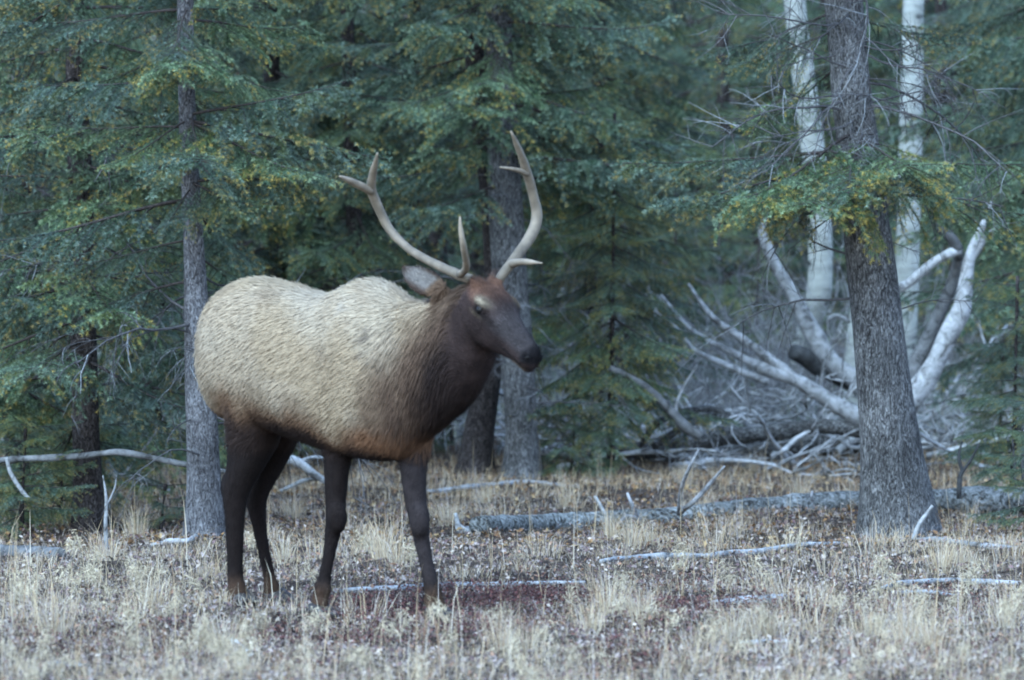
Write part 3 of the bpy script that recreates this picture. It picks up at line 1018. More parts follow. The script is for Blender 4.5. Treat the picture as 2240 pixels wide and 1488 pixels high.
dX = G(425, 1060)[1]
deadthing("pale_fallen_limb", "pale limb lying propped across the left spruce trunks", "dead limb", [
    ("limb", [(-60, 1010, .1), (60, 1002, .1), (180, 998, .08), (260, 990), (340, 1003), (430, 1022), (520, 1035, -.1)], [14, 14, 13, 16, 14, 14, 8], 0.65),
    ("branch", [(15, 1000), (25, 1035), (50, 1075), (68, 1095)], [8, 10, 10, 7], 1.1)], 25.32)
deadthing("thin_dead_sapling", "thin grey dead sapling slanting to the ground left of the slim trunk", "dead sapling", [
    ("stem", [(255, 1045), (225, 1000), (205, 965), (182, 935)], [14, 11, 8, 5], 0.9),
    ("branch", [(260, 1050), (300, 1000), (330, 960), (362, 905)], [6, 5, 5, 3], 0.8),
    ("branch", [(240, 1035), (300, 1045), (370, 1075)], [8, 12, 8], 0.9)], 27.6)
deadthing("thin_upright_sapling", "thin leafless sapling standing alone in the grass", "sapling", [
    ("stem", [(232, 1215), (230, 1150), (232, 1090), (225, 1040)], [11, 9, 7, 3], 1.0),
    ("branch", [(231, 1110), (250, 1070), (255, 1040)], [5, 4, 2], 0.9)], G(232, 1210)[1])
dY = 29.0
deadthing("pale_broken_limb", "pale broken limb seen under the elk's belly", "dead limb", [
    ("limb", [(605, 1002), (650, 1012), (690, 1040), (730, 1062)], [24, 22, 18, 10], 1.5),
    ("branch", [(612, 1075), (670, 1050), (735, 1048)], [9, 10, 7], 1.1),
    ("branch", [(650, 1012), (690, 1000), (740, 1010)], [10, 8, 5], 1.2)], dY)
dZ = 27.2
deadthing("forked_twig", "forked black twig standing on the long log", "twig", [
    ("stem", [(2098, 1092), (2100, 1050), (2106, 1030)], [12, 11, 9], 0.22),
    ("branch", [(2106, 1032), (2098, 1000), (2105, 965)], [8, 7, 4], 0.2),
    ("branch", [(2106, 1032), (2125, 1005), (2143, 970)], [8, 7, 4], 0.2)], dZ)
deadthing("leafless_seedling", "two dark bare stems beside the right young spruce", "twig", [
    ("stem", [(2222, 1080), (2220, 1030), (2215, 960)], [7, 6, 4], 0.25),
    ("stem", [(2240, 1080), (2236, 1000), (2238, 920)], [9, 8, 5], 0.25)], 27.9)
deadthing("leaning_twig", "bent dark twig leaning in the grass right of the scaly spruce", "twig", [
    ("stem", [(2185, 1115), (2200, 1150), (2215, 1185), (2240, 1205)], [6, 6, 5, 4], 0.3)], 25.3)


# ------------------------------------------------------------------ elk
TH = math.radians(50)
CT, ST = math.cos(TH), math.sin(TH)
EX, EY = (700 - 1120) / 500.0, 20.0
EZ = 0.0


def W(u, v, w):
    return np.array([EX + u * CT + v * ST, EY - u * ST + v * CT, EZ + w])


elk = empty("elk", (EX, EY, EZ))
tag(elk, "young bull elk walking through the dry grass, antlers raised", "elk")
ebm = MB()
NS = 28
ANG = np.arange(NS) * 2 * math.pi / NS


def loft(rings):
    """rings: (centre, lateral vector, vertical vector, exponent)"""
    V = []
    for c, l, n, e in rings:
        ca, sa = np.cos(ANG), np.sin(ANG)
        f = 2.0 / e
        V.append(c + (np.sign(ca) * np.abs(ca) ** f)[:, None] * l + (np.sign(sa) * np.abs(sa) ** f)[:, None] * n)
    k = len(V)
    V = np.concatenate(V)
    i0 = (np.arange(k - 1)[:, None] * NS + np.arange(NS)[None]).ravel()
    i1 = (np.arange(k - 1)[:, None] * NS + (np.arange(NS)[None] + 1) % NS).ravel()
    T = np.concatenate([np.stack([i0, i1, i1 + NS], 1), np.stack([i0, i1 + NS, i0 + NS], 1)])
    n = len(V)
    V = np.vstack([V, rings[0][0], rings[-1][0]])
    j = np.arange(NS)
    T = np.vstack([T, np.stack([np.full(NS, n), (j + 1) % NS, j], 1), np.stack([np.full(NS, n + 1), (k - 1) * NS + j, (k - 1) * NS + (j + 1) % NS], 1)])
    ebm.add(V, T)


def interp_rows(rows, n):
    return spline(np.array(rows, float), n)


LV = np.array([ST, CT, 0.0])     # elk's left in world axes
UP = np.array([0, 0, 1.0])
# torso: u, top, bottom, half width
torso = [(-0.745, 1.24, 1.06, 0.05), (-0.71, 1.335, 0.92, 0.14), (-0.62, 1.415, 0.83, 0.215), (-0.46, 1.465, 0.80, 0.25), (-0.27, 1.445, 0.78, 0.255), (-0.06, 1.405, 0.745, 0.27),
         (0.10, 1.395, 0.715, 0.268), (0.25, 1.435, 0.69, 0.25), (0.37, 1.465, 0.68, 0.225), (0.50, 1.42, 0.68, 0.21), (0.62, 1.35, 0.73, 0.175), (0.72, 1.28, 0.84, 0.11)]
rows = interp_rows(torso, 40)
loft([(W(u, 0, (a + b) / 2), LV * h, UP * (a - b) / 2, 2.25) for u, a, b, h in rows])
# neck with mane: u, v, top, bottom, half width
neck = [(0.40, 0.0, 1.38, 0.78, 0.18), (0.56, 0.02, 1.375, 0.735, 0.175), (0.70, 0.045, 1.375, 0.80, 0.17), (0.82, 0.065, 1.40, 0.88, 0.155), (0.92, 0.08, 1.44, 0.955, 0.135), (1.0, 0.085, 1.46, 1.06, 0.11), (1.04, 0.085, 1.44, 1.16, 0.08)]
rows = interp_rows(neck, 24)
loft([(W(u, v, (a + b) / 2), LV * h, UP * (a - b) / 2, 2.1) for u, v, a, b, h in rows])
# head
H0 = W(0.965, 0.085, 1.385)
H1 = W(1.385, 0.055, 1.125)
HD = (H1 - H0) / np.linalg.norm(H1 - H0)
HLEN = np.linalg.norm(H1 - H0)
HL = np.cross(UP, HD)
HL /= np.linalg.norm(HL)
HN = np.cross(HD, HL)
head = [(-0.06, 0.0, 0.062, 0.06), (0.05, 0.0, 0.10, 0.10), (0.20, -0.006, 0.110, 0.118), (0.34, -0.012, 0.104, 0.120), (0.48, -0.012, 0.086, 0.104), (0.62, -0.008, 0.068, 0.084), (0.76, -0.004, 0.058, 0.068),
        (0.88, -0.002, 0.054, 0.060), (0.96, -0.002, 0.049, 0.051), (1.0, -0.006, 0.032, 0.033)]
rows = interp_rows(head, 26)
loft([(H0 + HD * HLEN * t + HN * o, HL * a, HN * b, 2.2) for t, o, a, b in rows])
# brow ridges above the eyes, chin
for sgn in (-1, 1):
    c = H0 + HD * HLEN * 0.30 + HL * sgn * 0.076 + HN * 0.060
    loft([(c + HD * q, HL * 0.03 * math.sqrt(max(0.02, 1 - (q / 0.06) ** 2)), HN * 0.03 * math.sqrt(max(0.02, 1 - (q / 0.06) ** 2)), 2) for q in np.linspace(-0.06, 0.06, 7)])
    # antler pedicles
    c = H0 + HD * HLEN * 0.08 + HL * sgn * 0.048 + HN * 0.07
    loft([(c + HN * q, HL * 0.03, HD * 0.032, 2) for q in np.linspace(0, 0.045, 4)])
c = H0 + HD * HLEN * 0.90 - HN * 0.045
loft([(c + HD * q, HL * 0.034 * math.sqrt(max(0.02, 1 - (q / 0.06) ** 2)), HN * 0.026 * math.sqrt(max(0.02, 1 - (q / 0.06) ** 2)), 2) for q in np.linspace(-0.06, 0.06, 7)])


# ears: base, tip, opening direction
def ear(base, tip, face):
    d = tip - base
    L = np.linalg.norm(d)
    d = d / L
    sd_ = np.cross(d, face)
    sd_ /= np.linalg.norm(sd_)
    nn = np.cross(sd_, d)
    prof = [(0, 0.026, 0.024), (0.12, 0.040, 0.026), (0.3, 0.060, 0.021), (0.5, 0.068, 0.016), (0.7, 0.057, 0.013), (0.87, 0.033, 0.011), (1.0, 0.009, 0.007)]
    rows = interp_rows(prof, 16)
    loft([(base + d * L * t - nn * 0.012 * math.sin(math.pi * t), sd_ * a, nn * b, 2) for t, a, b in rows])


EARB = P(972, 640, 19.34)
EART = P(880, 584, 19.50)
ear(EARB, EART, np.array([0.15, -1, 0.35]))
ELB = H0 + HD * HLEN * 0.02 + HL * 0.08 + HN * 0.035
ear(ELB, ELB + HL * 0.13 - HD * 0.10 + np.array([0, 0.12, 0.02]), np.array([0.9, -0.3, 0.3]))


# legs: pixel centre x, y, half width in pixels, depth half width factor
def leg(rows, d0, d1, n=34):
    rows = np.array(rows, float)
    r = spline(rows, n)
    rings = []
    pts = []
    for i, (x, y, hw, k) in enumerate(r):
        d = d0 + (d1 - d0) * i / (n - 1)
        pts.append(P(x, y, d))
    pts = np.array(pts)
    for i, (x, y, hw, k) in enumerate(r):
        s = hw * d0 / FPX
        fwd = np.array([CT, -ST, 0])
        rings.append((pts[i], np.array([1.0, 0, 0]) * s, np.array([0, 1.0, 0]) * s * k, 2))
    loft(rings)


dFR, dFL, dHR, dHL = 19.78, 19.58, 20.30, 20.52
leg([(775, 800, 60, 1.0), (768, 880, 56, 1.0), (748, 950, 40, 1.1), (738, 1010, 31, 1.1), (735, 1070, 25, 1.1), (734, 1110, 23, 1.1), (731, 1150, 20, 1.1), (723, 1195, 15.5, 1.1), (715, 1240, 14, 1.1), (706, 1280, 17, 1.1), (701, 1305, 18, 1.1), (700, 1330, 20, 1.1), (700, 1348, 22, 1.1)], dFR + .05, dFR)
leg([(900, 860, 62, 1.0), (905, 930, 50, 1.0), (904, 985, 36, 1.0), (905, 1040, 29, 1.0), (908, 1085, 25, 1.0), (914, 1125, 23, 1.0), (919, 1160, 20, 1.0), (927, 1205, 17, 1.0), (937, 1250, 16.5, 1.0), (945, 1285, 19, 1.0), (951, 1310, 20, 1.0), (957, 1335, 24, 1.0), (960, 1354, 26, 1.0)], dFL + .05, dFL - .03)
leg([(560, 800, 80, 1.2), (562, 880, 74, 1.1), (556, 940, 62, 1.0), (545, 1000, 48, 1.0), (526, 1050, 36, 1.0), (515, 1085, 29, 1.0), (514, 1130, 23, 1.0), (514, 1180, 20, 1.0), (514, 1230, 18, 1.0), (516, 1270, 19, 1.0), (521, 1300, 22, 1.0), (526, 1325, 24, 1.0), (528, 1338, 25, 1.0)], dHR - .05, dHR)
leg([(600, 820, 70, 1.2), (612, 900, 60, 1.0), (608, 960, 46, 1.0), (590, 1020, 34, 1.0), (566, 1075, 26, 1.0), (561, 1105, 22, 1.0), (567, 1150, 17, 1.0), (577, 1205, 14, 1.0), (587, 1250, 14, 1.0), (594, 1285, 16, 1.0), (600, 1305, 17, 1.0), (606, 1322, 19, 1.0)], dHL - .1, dHL)
# knees and hocks, shoulder blade
def knob(px, py, d, rx, rz, ry):
    c_ = P(px, py, d)
    loft([(c_ + UP * rz * q, np.array([rx, 0, 0]) * math.sqrt(max(0.03, 1 - q * q)), np.array([0, ry, 0]) * math.sqrt(max(0.03, 1 - q * q)), 2) for q in np.linspace(-1, 1, 9)])


knob(738, 1132, dFR - .01, 0.044, 0.075, 0.048)
knob(919, 1138, dFL - .02, 0.045, 0.080, 0.048)
knob(506, 1066, dHR, 0.049, 0.085, 0.046)
knob(557, 1088, dHL, 0.045, 0.07, 0.045)
for fx, fy, fd in ((705, 1290, dFR), (948, 1298, dFL - .02), (517, 1292, dHR), (595, 1288, dHL)):
    knob(fx, fy, fd, 0.040, 0.045, 0.042)
    knob(fx - 17, fy + 14, fd + .02, 0.012, 0.02, 0.014)
c_ = W(0.34, -0.13, 1.10)
sv = np.array([0.28 * CT, -0.28 * ST, 1.0])
sv /= np.linalg.norm(sv)
loft([(c_ + sv * 0.27 * q, LV * 0.115 * math.sqrt(max(0.03, 1 - q * q)), np.array([CT, -ST, 0]) * 0.145 * math.sqrt(max(0.03, 1 - q * q)), 2) for q in np.linspace(-1, 1, 11)])
# tail
loft([(W(-0.73, 0, 1.25), LV * 0.03, UP * 0.03, 2), (W(-0.775, 0, 1.22), LV * 0.032, UP * 0.03, 2), (W(-0.79, 0, 1.14), LV * 0.03, np.array([CT, -ST, 0]) * 0.022, 2), (W(-0.785, 0, 1.09), LV * 0.012, np.array([CT, -ST, 0]) * 0.01, 2)])

raw = ebm.build("body_raw", M_SKIN)
md = raw.modifiers.new("r", 'REMESH')
md.mode = 'VOXEL'
md.voxel_size = 0.0105
md2 = raw.modifiers.new("s", 'SMOOTH')
md2.factor = 0.5
md2.iterations = 7
dg = bpy.context.evaluated_depsgraph_get()
ev = raw.evaluated_get(dg)
me = bpy.data.meshes.new_from_object(ev)
bpy.data.objects.remove(raw)
me.name = "body"
nv = len(me.vertices)
co = np.zeros(nv * 3)
me.vertices.foreach_get("co", co)
co = co.reshape(-1, 3)
no = np.zeros(nv * 3)
me.vertices.foreach_get("normal", no)
no = no.reshape(-1, 3)


def proj(p):
    a = PITCH
    f = p[:, 1] * math.cos(a) - (p[:, 2] - CAM_H) * math.sin(a)
    u = p[:, 1] * math.sin(a) + (p[:, 2] - CAM_H) * math.cos(a)
    return 1120 + FPX * p[:, 0] / f, 744 - FPX * u / f


def mixc(c, k, f):
    return c * (1 - f[:, None]) + np.asarray(k)[None] * f[:, None]


def coat(p):
    """the coat's own colours in the elk's body axes; returns colour and a leg / head weight"""
    dx, dy = p[:, 0] - EX, p[:, 1] - EY
    u = dx * CT - dy * ST
    v = dx * ST + dy * CT
    w = p[:, 2] - EZ
    nz = vnoise(p, 6.0) * 0.05 + vnoise(p, 17.0) * 0.025
    c = np.tile(np.array((0.385, 0.295, 0.205)), (len(p), 1))
    c = mixc(c, (0.34, 0.25, 0.16), 0.7 * sm(0.15, -0.35, vnoise(p * np.array([1, 1, 1.6]), 4.0)))
    qf = np.stack([u * 1.2 + 3, v * 2, w * 4 + u * 1.5], 1)
    c = mixc(c, (0.42, 0.345, 0.26), 0.5 * sm(0.0, 0.8, vnoise(qf, 2.6)))
    c = mixc(c, (0.23, 0.165, 0.11), 0.6 * sm(0.1, 0.9, vnoise(qf + 9, 3.4)))
    c = mixc(c, (0.30, 0.235, 0.165), 0.6 * sm(-0.48, -0.66, u) * sm(1.32, 1.1, w))
    c = mixc(c, (0.50, 0.405, 0.27), 0.8 * sm(-0.60, -0.72, u + nz))                        # rump patch
    c = mixc(c, (0.40, 0.30, 0.19), 0.55 * sm(1.38, 1.46, w) * sm(0.5, 0.3, u))             # spine
    # belly and thighs, warm brown into near black
    lim = 0.93 - 0.10 * sm(-0.2, 0.35, u)
    c = mixc(c, (0.17, 0.095, 0.055), sm(lim + 0.06, lim - 0.08, w + nz))
    c = mixc(c, (0.030, 0.019, 0.016), sm(lim - 0.02, lim - 0.13, w + nz * 0.8))
    # neck and mane
    ub = 0.60 + (w - 0.83) * 0.54
    c = mixc(c, (0.13, 0.080, 0.054), sm(ub - 0.20, ub + 0.06, u + nz))
    c = mixc(c, (0.026, 0.017, 0.015), sm(ub - 0.04, ub + 0.17, u + nz))
    # brisket patch
    br = np.exp(-(((u - 0.56) / 0.15) ** 2 + ((w - 0.775) / 0.055) ** 2))
    c = mixc(c, (0.20, 0.10, 0.055), np.clip(br * 1.1, 0, 0.9))
    # legs
    lg = sm(0.74, 0.66, w)
    c = mixc(c, (0.017, 0.012, 0.011), lg)
    c = mixc(c, (0.036, 0.028, 0.028), lg * sm(0.25, 0.35, u) * sm(0.12, 0.22, w))  # paler sheen on the left foreleg, painted into the coat colour
    c = mixc(c, (0.075, 0.044, 0.030), sm(0.17, 0.08, w))
    # head
    q = p - H0
    t = q @ HD / HLEN
    hn = q @ HN
    hl = q @ HL
    hd = sm(0.0, 0.08, t) * sm(0.90, 0.97, u)
    c = mixc(c, (0.034, 0.022, 0.020), hd)
    c = mixc(c, (0.115, 0.058, 0.038), hd * sm(0.03, 0.10, hn + 0.02 * vnoise(p, 14)) * sm(0.46, 0.12, t) * 0.9)     # russet forehead
    c = mixc(c, (0.040, 0.033, 0.033), hd * sm(0.35, 0.6, t) * sm(-0.02, 0.03, hn))          # greyer nose bridge
    c = mixc(c, (0.016, 0.014, 0.015), sm(0.90, 0.96, t) * hd * sm(-0.03, -0.005, hn))
    mouth = np.exp(-((hn + 0.034 + 0.03 * (t - 0.85)) / 0.006) ** 2) * sm(0.66, 0.74, t) * hd
    c = mixc(c, (0.010, 0.008, 0.008), mouth * 0.9)
    jaw = hd * sm(-0.035, -0.055, hn) * sm(0.80, 0.86, t) * sm(1.0, 0.95, t)
    c = mixc(c, (0.19, 0.14, 0.095), jaw * 0.8)                                              # pale chin
    for sg in (-1, 1):
        e = H0 + HD * HLEN * 0.33 + HL * sg * 0.098 + HN * 0.050
        dd = p - e
        r1 = ((dd - HN * 0.027) @ HN / 0.013) ** 2 + ((dd - HN * 0.027 + HD * 0.01) @ HD / 0.034) ** 2 + (dd @ HL / 0.05) ** 2
        c = mixc(c, (0.27, 0.215, 0.15), np.clip(1.2 * np.exp(-r1), 0, 0.85))
        r2 = ((dd + HN * 0.028) @ HN / 0.008) ** 2 + (dd @ HD / 0.03) ** 2 + (dd @ HL / 0.05) ** 2
        c = mixc(c, (0.15, 0.11, 0.07), np.clip(np.exp(-r2), 0, 0.7))
        r3 = ((dd - HD * 0.06 + HN * 0.018) @ HN / 0.011) ** 2 + ((dd - HD * 0.06) @ HD / 0.06) ** 2 + (dd @ HL / 0.06) ** 2
        c = mixc(c, (0.018, 0.013, 0.012), np.clip(1.2 * np.exp(-r3), 0, 0.9))
    for sg in (-1, 1):
        e = H0 + HD * HLEN * 0.335 + HL * sg * 0.096 + HN * 0.045
        c = mixc(c, (0.010, 0.008, 0.008), np.clip(1.4 * np.exp(-(np.linalg.norm((p - e), axis=1) / 0.027) ** 2), 0, 0.95))
        e = H0 + HD * HLEN * 0.965 + HL * sg * 0.032 + HN * 0.010
        c = mixc(c, (0.006, 0.005, 0.006), np.clip(1.4 * np.exp(-(np.linalg.norm((p - e), axis=1) / 0.020) ** 2), 0, 0.95))
    streak = vnoise(np.stack([(p - H0) @ HD * 0.5, (p - H0) @ HL * 2.2, (p - H0) @ HN * 2.2], 1), 16.0)
    c = c * (1 + 0.35 * (hd * np.clip(streak, -1, 1))[:, None])
    # ears
    earw = np.zeros(len(p))
    for bse, tp in ((EARB, EART), (ELB, ELB + HL * 0.13 - HD * 0.10 + np.array([0, 0.12, 0.02]))):
        d = tp - bse
        L = np.linalg.norm(d)
        q = p - bse
        te = q @ d / L / L
        rad = np.linalg.norm(q - np.outer(te, d), axis=1)
        isear = sm(0.18, 0.30, te) * sm(0.095, 0.08, rad) * sm(1.15, 1.05, te)
        earw = np.maximum(earw, sm(0.0, 0.15, te) * sm(0.11, 0.09, rad) * sm(1.3, 1.15, te))
        c = mixc(c, (0.060, 0.040, 0.032), isear)
        c = mixc(c, (0.155, 0.135, 0.12), isear * sm(0.052, 0.026, rad) * sm(0.95, 0.75, te) * 0.9)
        c = mixc(c, (0.085, 0.048, 0.030), sm(0.34, 0.18, te) * sm(-0.25, -0.05, te) * sm(0.085, 0.06, rad) * 0.9)
    # ruffled pale streak with dark partings behind the shoulder (seen side)
    px, py = proj(p)
    near = sm(0.02, -0.06, v)
    xs = 772 + 18 * np.sin(py / 60.0) + 12 * vnoise(p, 12)
    st = np.exp(-((px - xs) / 19) ** 2) * sm(640, 680, py) * sm(860, 800, py) * near
    c = mixc(c, (0.56, 0.53, 0.50), 0.7 * np.clip(st * (0.35 + 0.9 * vnoise(p, 9) + 0.4 * vnoise(p, 25)), 0, 1))
    for x0, y0, sx_, sy_ in ((805, 735, 16, 7), (795, 772, 12, 5), (812, 716, 9, 5)):
        yy = (py - y0) + 0.45 * (px - x0)
        dk = np.exp(-((px - x0) / sx_) ** 2 - (yy / sy_) ** 2) * near
        c = mixc(c, (0.075, 0.055, 0.05), 0.75 * dk)
    return c, lg, np.clip(hd + earw, 0, 1), u, w


cc, lgw, hdw, eu, ew = coat(co)
ca = me.color_attributes.new("Col", 'FLOAT_COLOR', 'POINT')
ca.data.foreach_set("color", np.hstack([cc * 0.76, np.ones((nv, 1))]).ravel())
me.materials.clear()
me.materials.append(M_SKIN)
me.polygons.foreach_set("use_smooth", np.ones(len(me.polygons), bool))
vloc = co - np.array([EX, EY, EZ])
me.vertices.foreach_set("co", vloc.ravel())
me.update()
body = bpy.data.objects.new("body", me)
col.objects.link(body)
body.parent = elk

# hair: short strands lying back along the coat
NH = 170000
pick = rng.integers(0, nv, NH)
hp = co[pick] + rng.normal(size=(NH, 3)) * 0.004
hn_ = no[pick]
c_, lg_, hd_, u_, w_ = coat(hp)
fw = np.array([CT, -ST, 0.0])
flow = np.tile(-fw, (NH, 1)) + np.array([0, 0, -0.55])
flow = flow * (1 - lg_[:, None]) + np.array([0, 0, -1.0]) * lg_[:, None]
flow = flow * (1 - hd_[:, None]) + (-HD)[None] * hd_[:, None]
nk = sm(0.5, 0.7, u_) * (1 - hd_) * (1 - lg_)
flow = flow * (1 - nk[:, None]) + (np.array([0, 0, -1.0]) - 0.5 * fw)[None] * nk[:, None]
flow = flow + rng.normal(size=(NH, 3)) * 0.10
flow -= hn_ * np.sum(flow * hn_, axis=1)[:, None]
flow /= np.linalg.norm(flow, axis=1)[:, None] + 1e-9
ln = 0.042 * (1 - lg_) * (1 - hd_) + 0.012 * lg_ + 0.015 * hd_ + 0.034 * nk
ln *= rng.uniform(0.6, 1.3, NH)
ln *= np.where(w_ > 0.05, 1, 0.3)
dirn = flow * 0.95 + hn_ * rng.uniform(0.08, 0.26, NH)[:, None]
sd_ = np.cross(dirn, hn_)
sd_ /= np.linalg.norm(sd_, axis=1)[:, None] + 1e-9
root = hp - hn_ * 0.003
wd = 0.0019
mid = root + dirn * ln[:, None] * 0.55
tip = root + dirn * ln[:, None] - hn_ * (ln * 0.08)[:, None]
V = np.stack([root - sd_ * wd, root + sd_ * wd, mid + sd_ * wd * 0.7, mid - sd_ * wd * 0.7, tip], 1).reshape(-1, 3)
b5_ = np.arange(NH)[:, None] * 5
T = np.concatenate([b5_ + np.array([[0, 1, 2]]), b5_ + np.array([[0, 2, 3]]), b5_ + np.array([[3, 2, 4]])])
shade = (1 + rng.uniform(-1, 1, NH) * (0.10 + 0.20 * hd_ + 0.15 * nk))[:, None]
m = MB()
m.add(V, T, np.repeat(np.clip(c_ * shade * 0.90, 0, 0.8), 5, axis=0), 0, True)
fur = m.build("coat_hair", M_FUR, elk)
fur["kind"] = "stuff"
nn_ = hn_ + rng.normal(size=(NH, 3)) * 0.05
nn_ /= np.linalg.norm(nn_, axis=1)[:, None]
fur.data.normals_split_custom_set_from_vertices(np.repeat(nn_, 5, axis=0).tolist())


# antlers
def antler(beam, bw, tines):
    m = MB()
    n = 44
    pts = spline([P(*q) for q in beam], n)
    rr = np.interp(np.linspace(0, 1, n), np.linspace(0, 1, len(bw)), bw) * 0.43 * 19.4 / FPX
    cb = np.array((0.165, 0.130, 0.095))
    cc_ = np.tile(cb, (n, 1))
    cols = np.repeat(cc_ * np.linspace(0.75, 1.25, n)[:, None], 12, axis=0)
    cols = np.vstack([cols, cols[:1], cols[-1:]])
    m.tube(pts, rr, 12, cols, 0, 0.08, 25)
    o = m.build("antler", M_ANTLER, elk)
    for tn, tw in tines:
        m = MB()
        q = spline([P(*z) for z in tn], 16)
        rr = np.interp(np.linspace(0, 1, 16), np.linspace(0, 1, len(tw)), tw) * 0.5 * 19.4 / FPX
        cols = np.repeat(np.linspace(1.0, 1.7, 16)[:, None] * cb, 10, axis=0)
        cols = np.vstack([cols, cols[:1], cols[-1:]])
        m.tube(q, rr, 10, cols, 0, 0.06, 25)
        ch = m.build("tine", M_ANTLER, elk)
        ch.parent = o
    return o


antler([(1030, 612, 19.30), (1000, 600, 19.32), (950, 577, 19.42), (895, 545, 19.55), (853, 503, 19.63), (828, 455, 19.62), (812, 412, 19.56), (818, 370, 19.48), (826, 335, 19.40)], [26, 24, 23, 22, 23, 25, 27, 20, 5],
       [([(812, 418, 19.56), (785, 405, 19.50), (760, 393, 19.44), (743, 386, 19.38)], [22, 18, 13, 4]),
        ([(1005, 602, 19.31), (1020, 585, 19.16), (1014, 540, 19.02), (1008, 505, 18.99), (1006, 474, 18.98)], [17, 16, 14, 11, 4])])
antler([(1088, 622, 19.30), (1100, 600, 19.30), (1128, 563, 19.36), (1160, 518, 19.46), (1174, 475, 19.50), (1166, 425, 19.48), (1152, 375, 19.42), (1136, 330, 19.34), (1118, 288, 19.26)], [26, 26, 28, 29, 30, 26, 24, 18, 5],
       [([(1118, 578, 19.32), (1140, 573, 19.22), (1162, 574, 19.14), (1186, 576, 19.08)], [20, 15, 11, 3]),
        ([(1154, 380, 19.42), (1135, 373, 19.38), (1115, 369, 19.34), (1094, 366, 19.30)], [16, 11, 8, 3])])
# eyes, nostrils, hooves
for sgn in (-1, 1):
    c = H0 + HD * HLEN * 0.335 + HL * sgn * 0.096 + HN * 0.045
    m = MB()
    q = np.linspace(-1, 1, 9)
    m.tube(np.array([c + HL * sgn * 0.012 * z for z in q]), 0.019 * np.sqrt(np.clip(1 - q ** 2, 0.01, 1)), 12)
    m.build("eye", M_EYE, elk)
    c = H0 + HD * HLEN * 0.975 + HL * sgn * 0.030 + HN * 0.010
    m = MB()
    m.tube(np.array([c + HD * 0.009 * z - HN * 0.006 * z for z in q]), 0.014 * np.sqrt(np.clip(1 - q ** 2, 0.01, 1)), 10)
    m.build("nostril", M_NOSTRIL, elk)
for hx, hy, hd0 in ((700, 1352, dFR), (960, 1358, dFL - .03), (528, 1342, dHR), (607, 1326, dHL)):
    c = P(hx, hy, hd0)
    c[2] = max(c[2], terrain(c[0], c[1]) - 0.004)
    for sgn in (-1, 1):
        m = MB()
        q = np.linspace(0, 1, 8)
        f = np.array([CT, -ST, 0])
        pts = np.array([c + LV * sgn * 0.022 + f * (-0.045 + 0.135 * z) + UP * (0.040 - 0.030 * z) for z in q])
        m.tube(pts, np.array([0.022, 0.032, 0.035, 0.034, 0.031, 0.026, 0.018, 0.007]), 10, (0.028, 0.022, 0.020))
        m.build("hoof", M_HOOF, elk)


# ------------------------------------------------------------------ ground vegetation
def pixel_ground(n, y0, y1, x0=-650, x1=2800, r=rng):
    """n random points on the near ground, even in pixel rows"""
    y = r.uniform(y0, y1, n)
    x = r.uniform(x0, x1, n)
    d = CAM_H * FPX / (y - HORIZON)
    return (x - 1120) / FPX * d, d


def patchy(x, y, f, seed):
    return vnoise(np.stack([x + seed * 7.3, y + seed * 3.1, 0 * x + seed], 1), f)


def blades(x, y, h, w, lean, cols, r=rng, bend=0.5, az=None):
    n = len(x)
    z = terrain(x, y)
    a = r.uniform(0, 6.28, n) if az is None else az
    ld = np.stack([np.cos(a), np.sin(a), 0 * a], 1)
    b0 = np.stack([x, y, z - 0.01], 1)
    mid = b0 + ld * (lean * h * 0.35)[:, None] + np.outer(h * 0.6, UP)
    tip = b0 + ld * (lean * h)[:, None] * (1 + bend * 0.2) + np.outer(h * (1 - 0.30 * np.clip(lean, 0, 1.6)), UP)
    t = r.uniform(-0.9, 0.9, n)
    sd = np.stack([np.cos(t), np.sin(t), 0 * t], 1) * w[:, None]
    V = np.stack([b0 - sd, b0 + sd, mid + sd * 0.7, mid - sd * 0.7, tip], 1).reshape(-1, 3)
    k = np.arange(n)[:, None] * 5
    T = np.concatenate([k + np.array([[0, 1, 2]]), k + np.array([[0, 2, 3]]), k + np.array([[3, 2, 4]])])
    return V, T, np.repeat(cols, 5, axis=0)


STRAW = np.array([(0.50, 0.385, 0.25), (0.43, 0.315, 0.19), (0.53, 0.455, 0.36), (0.33, 0.25, 0.185), (0.40, 0.34, 0.315), (0.31, 0.19, 0.11)])


def straw(n, r=rng, p=(0.25, 0.22, 0.2, 0.13, 0.12, 0.08)):
    return STRAW[r.choice(6, n, p=p)] * r.uniform(0.7, 1.15, n)[:, None]


m = MB()
# tufts: clump centres, then blades about them
nc = 1980
cx, cy = pixel_ground(nc, 1040, 1600)
keepc = patchy(cx, cy, 1.3, 1) > -0.35 * (cy < 25) + rng.uniform(-0.6, 0.5, nc)
keepc &= ~((np.abs(cx + 0.62) < 0.62) & (cy > 19.0) & (cy < 20.5) & (rng.uniform(size=nc) < 0.7))
cx, cy = cx[keepc], cy[keepc]
nbl = 40
bx = np.repeat(cx, nbl) + rng.normal(size=len(cx) * nbl) * 0.05
by = np.repeat(cy, nbl) + rng.normal(size=len(cx) * nbl) * 0.05
ch = np.repeat(np.where(rng.uniform(size=len(cx)) < 0.10, rng.uniform(0.14, 0.26, len(cx)), rng.uniform(0.03, 0.12, len(cx))), nbl)
n = len(bx)
m.add(*blades(bx, by, ch * rng.uniform(0.5, 1.2, n), rng.uniform(0.0006, 0.0014, n), np.abs(rng.normal(0.55, 0.4, n)), straw(n), az=np.arctan2(by - np.repeat(cy, nbl), bx - np.repeat(cx, nbl)) + rng.normal(size=n) * 0.5), 0, False)
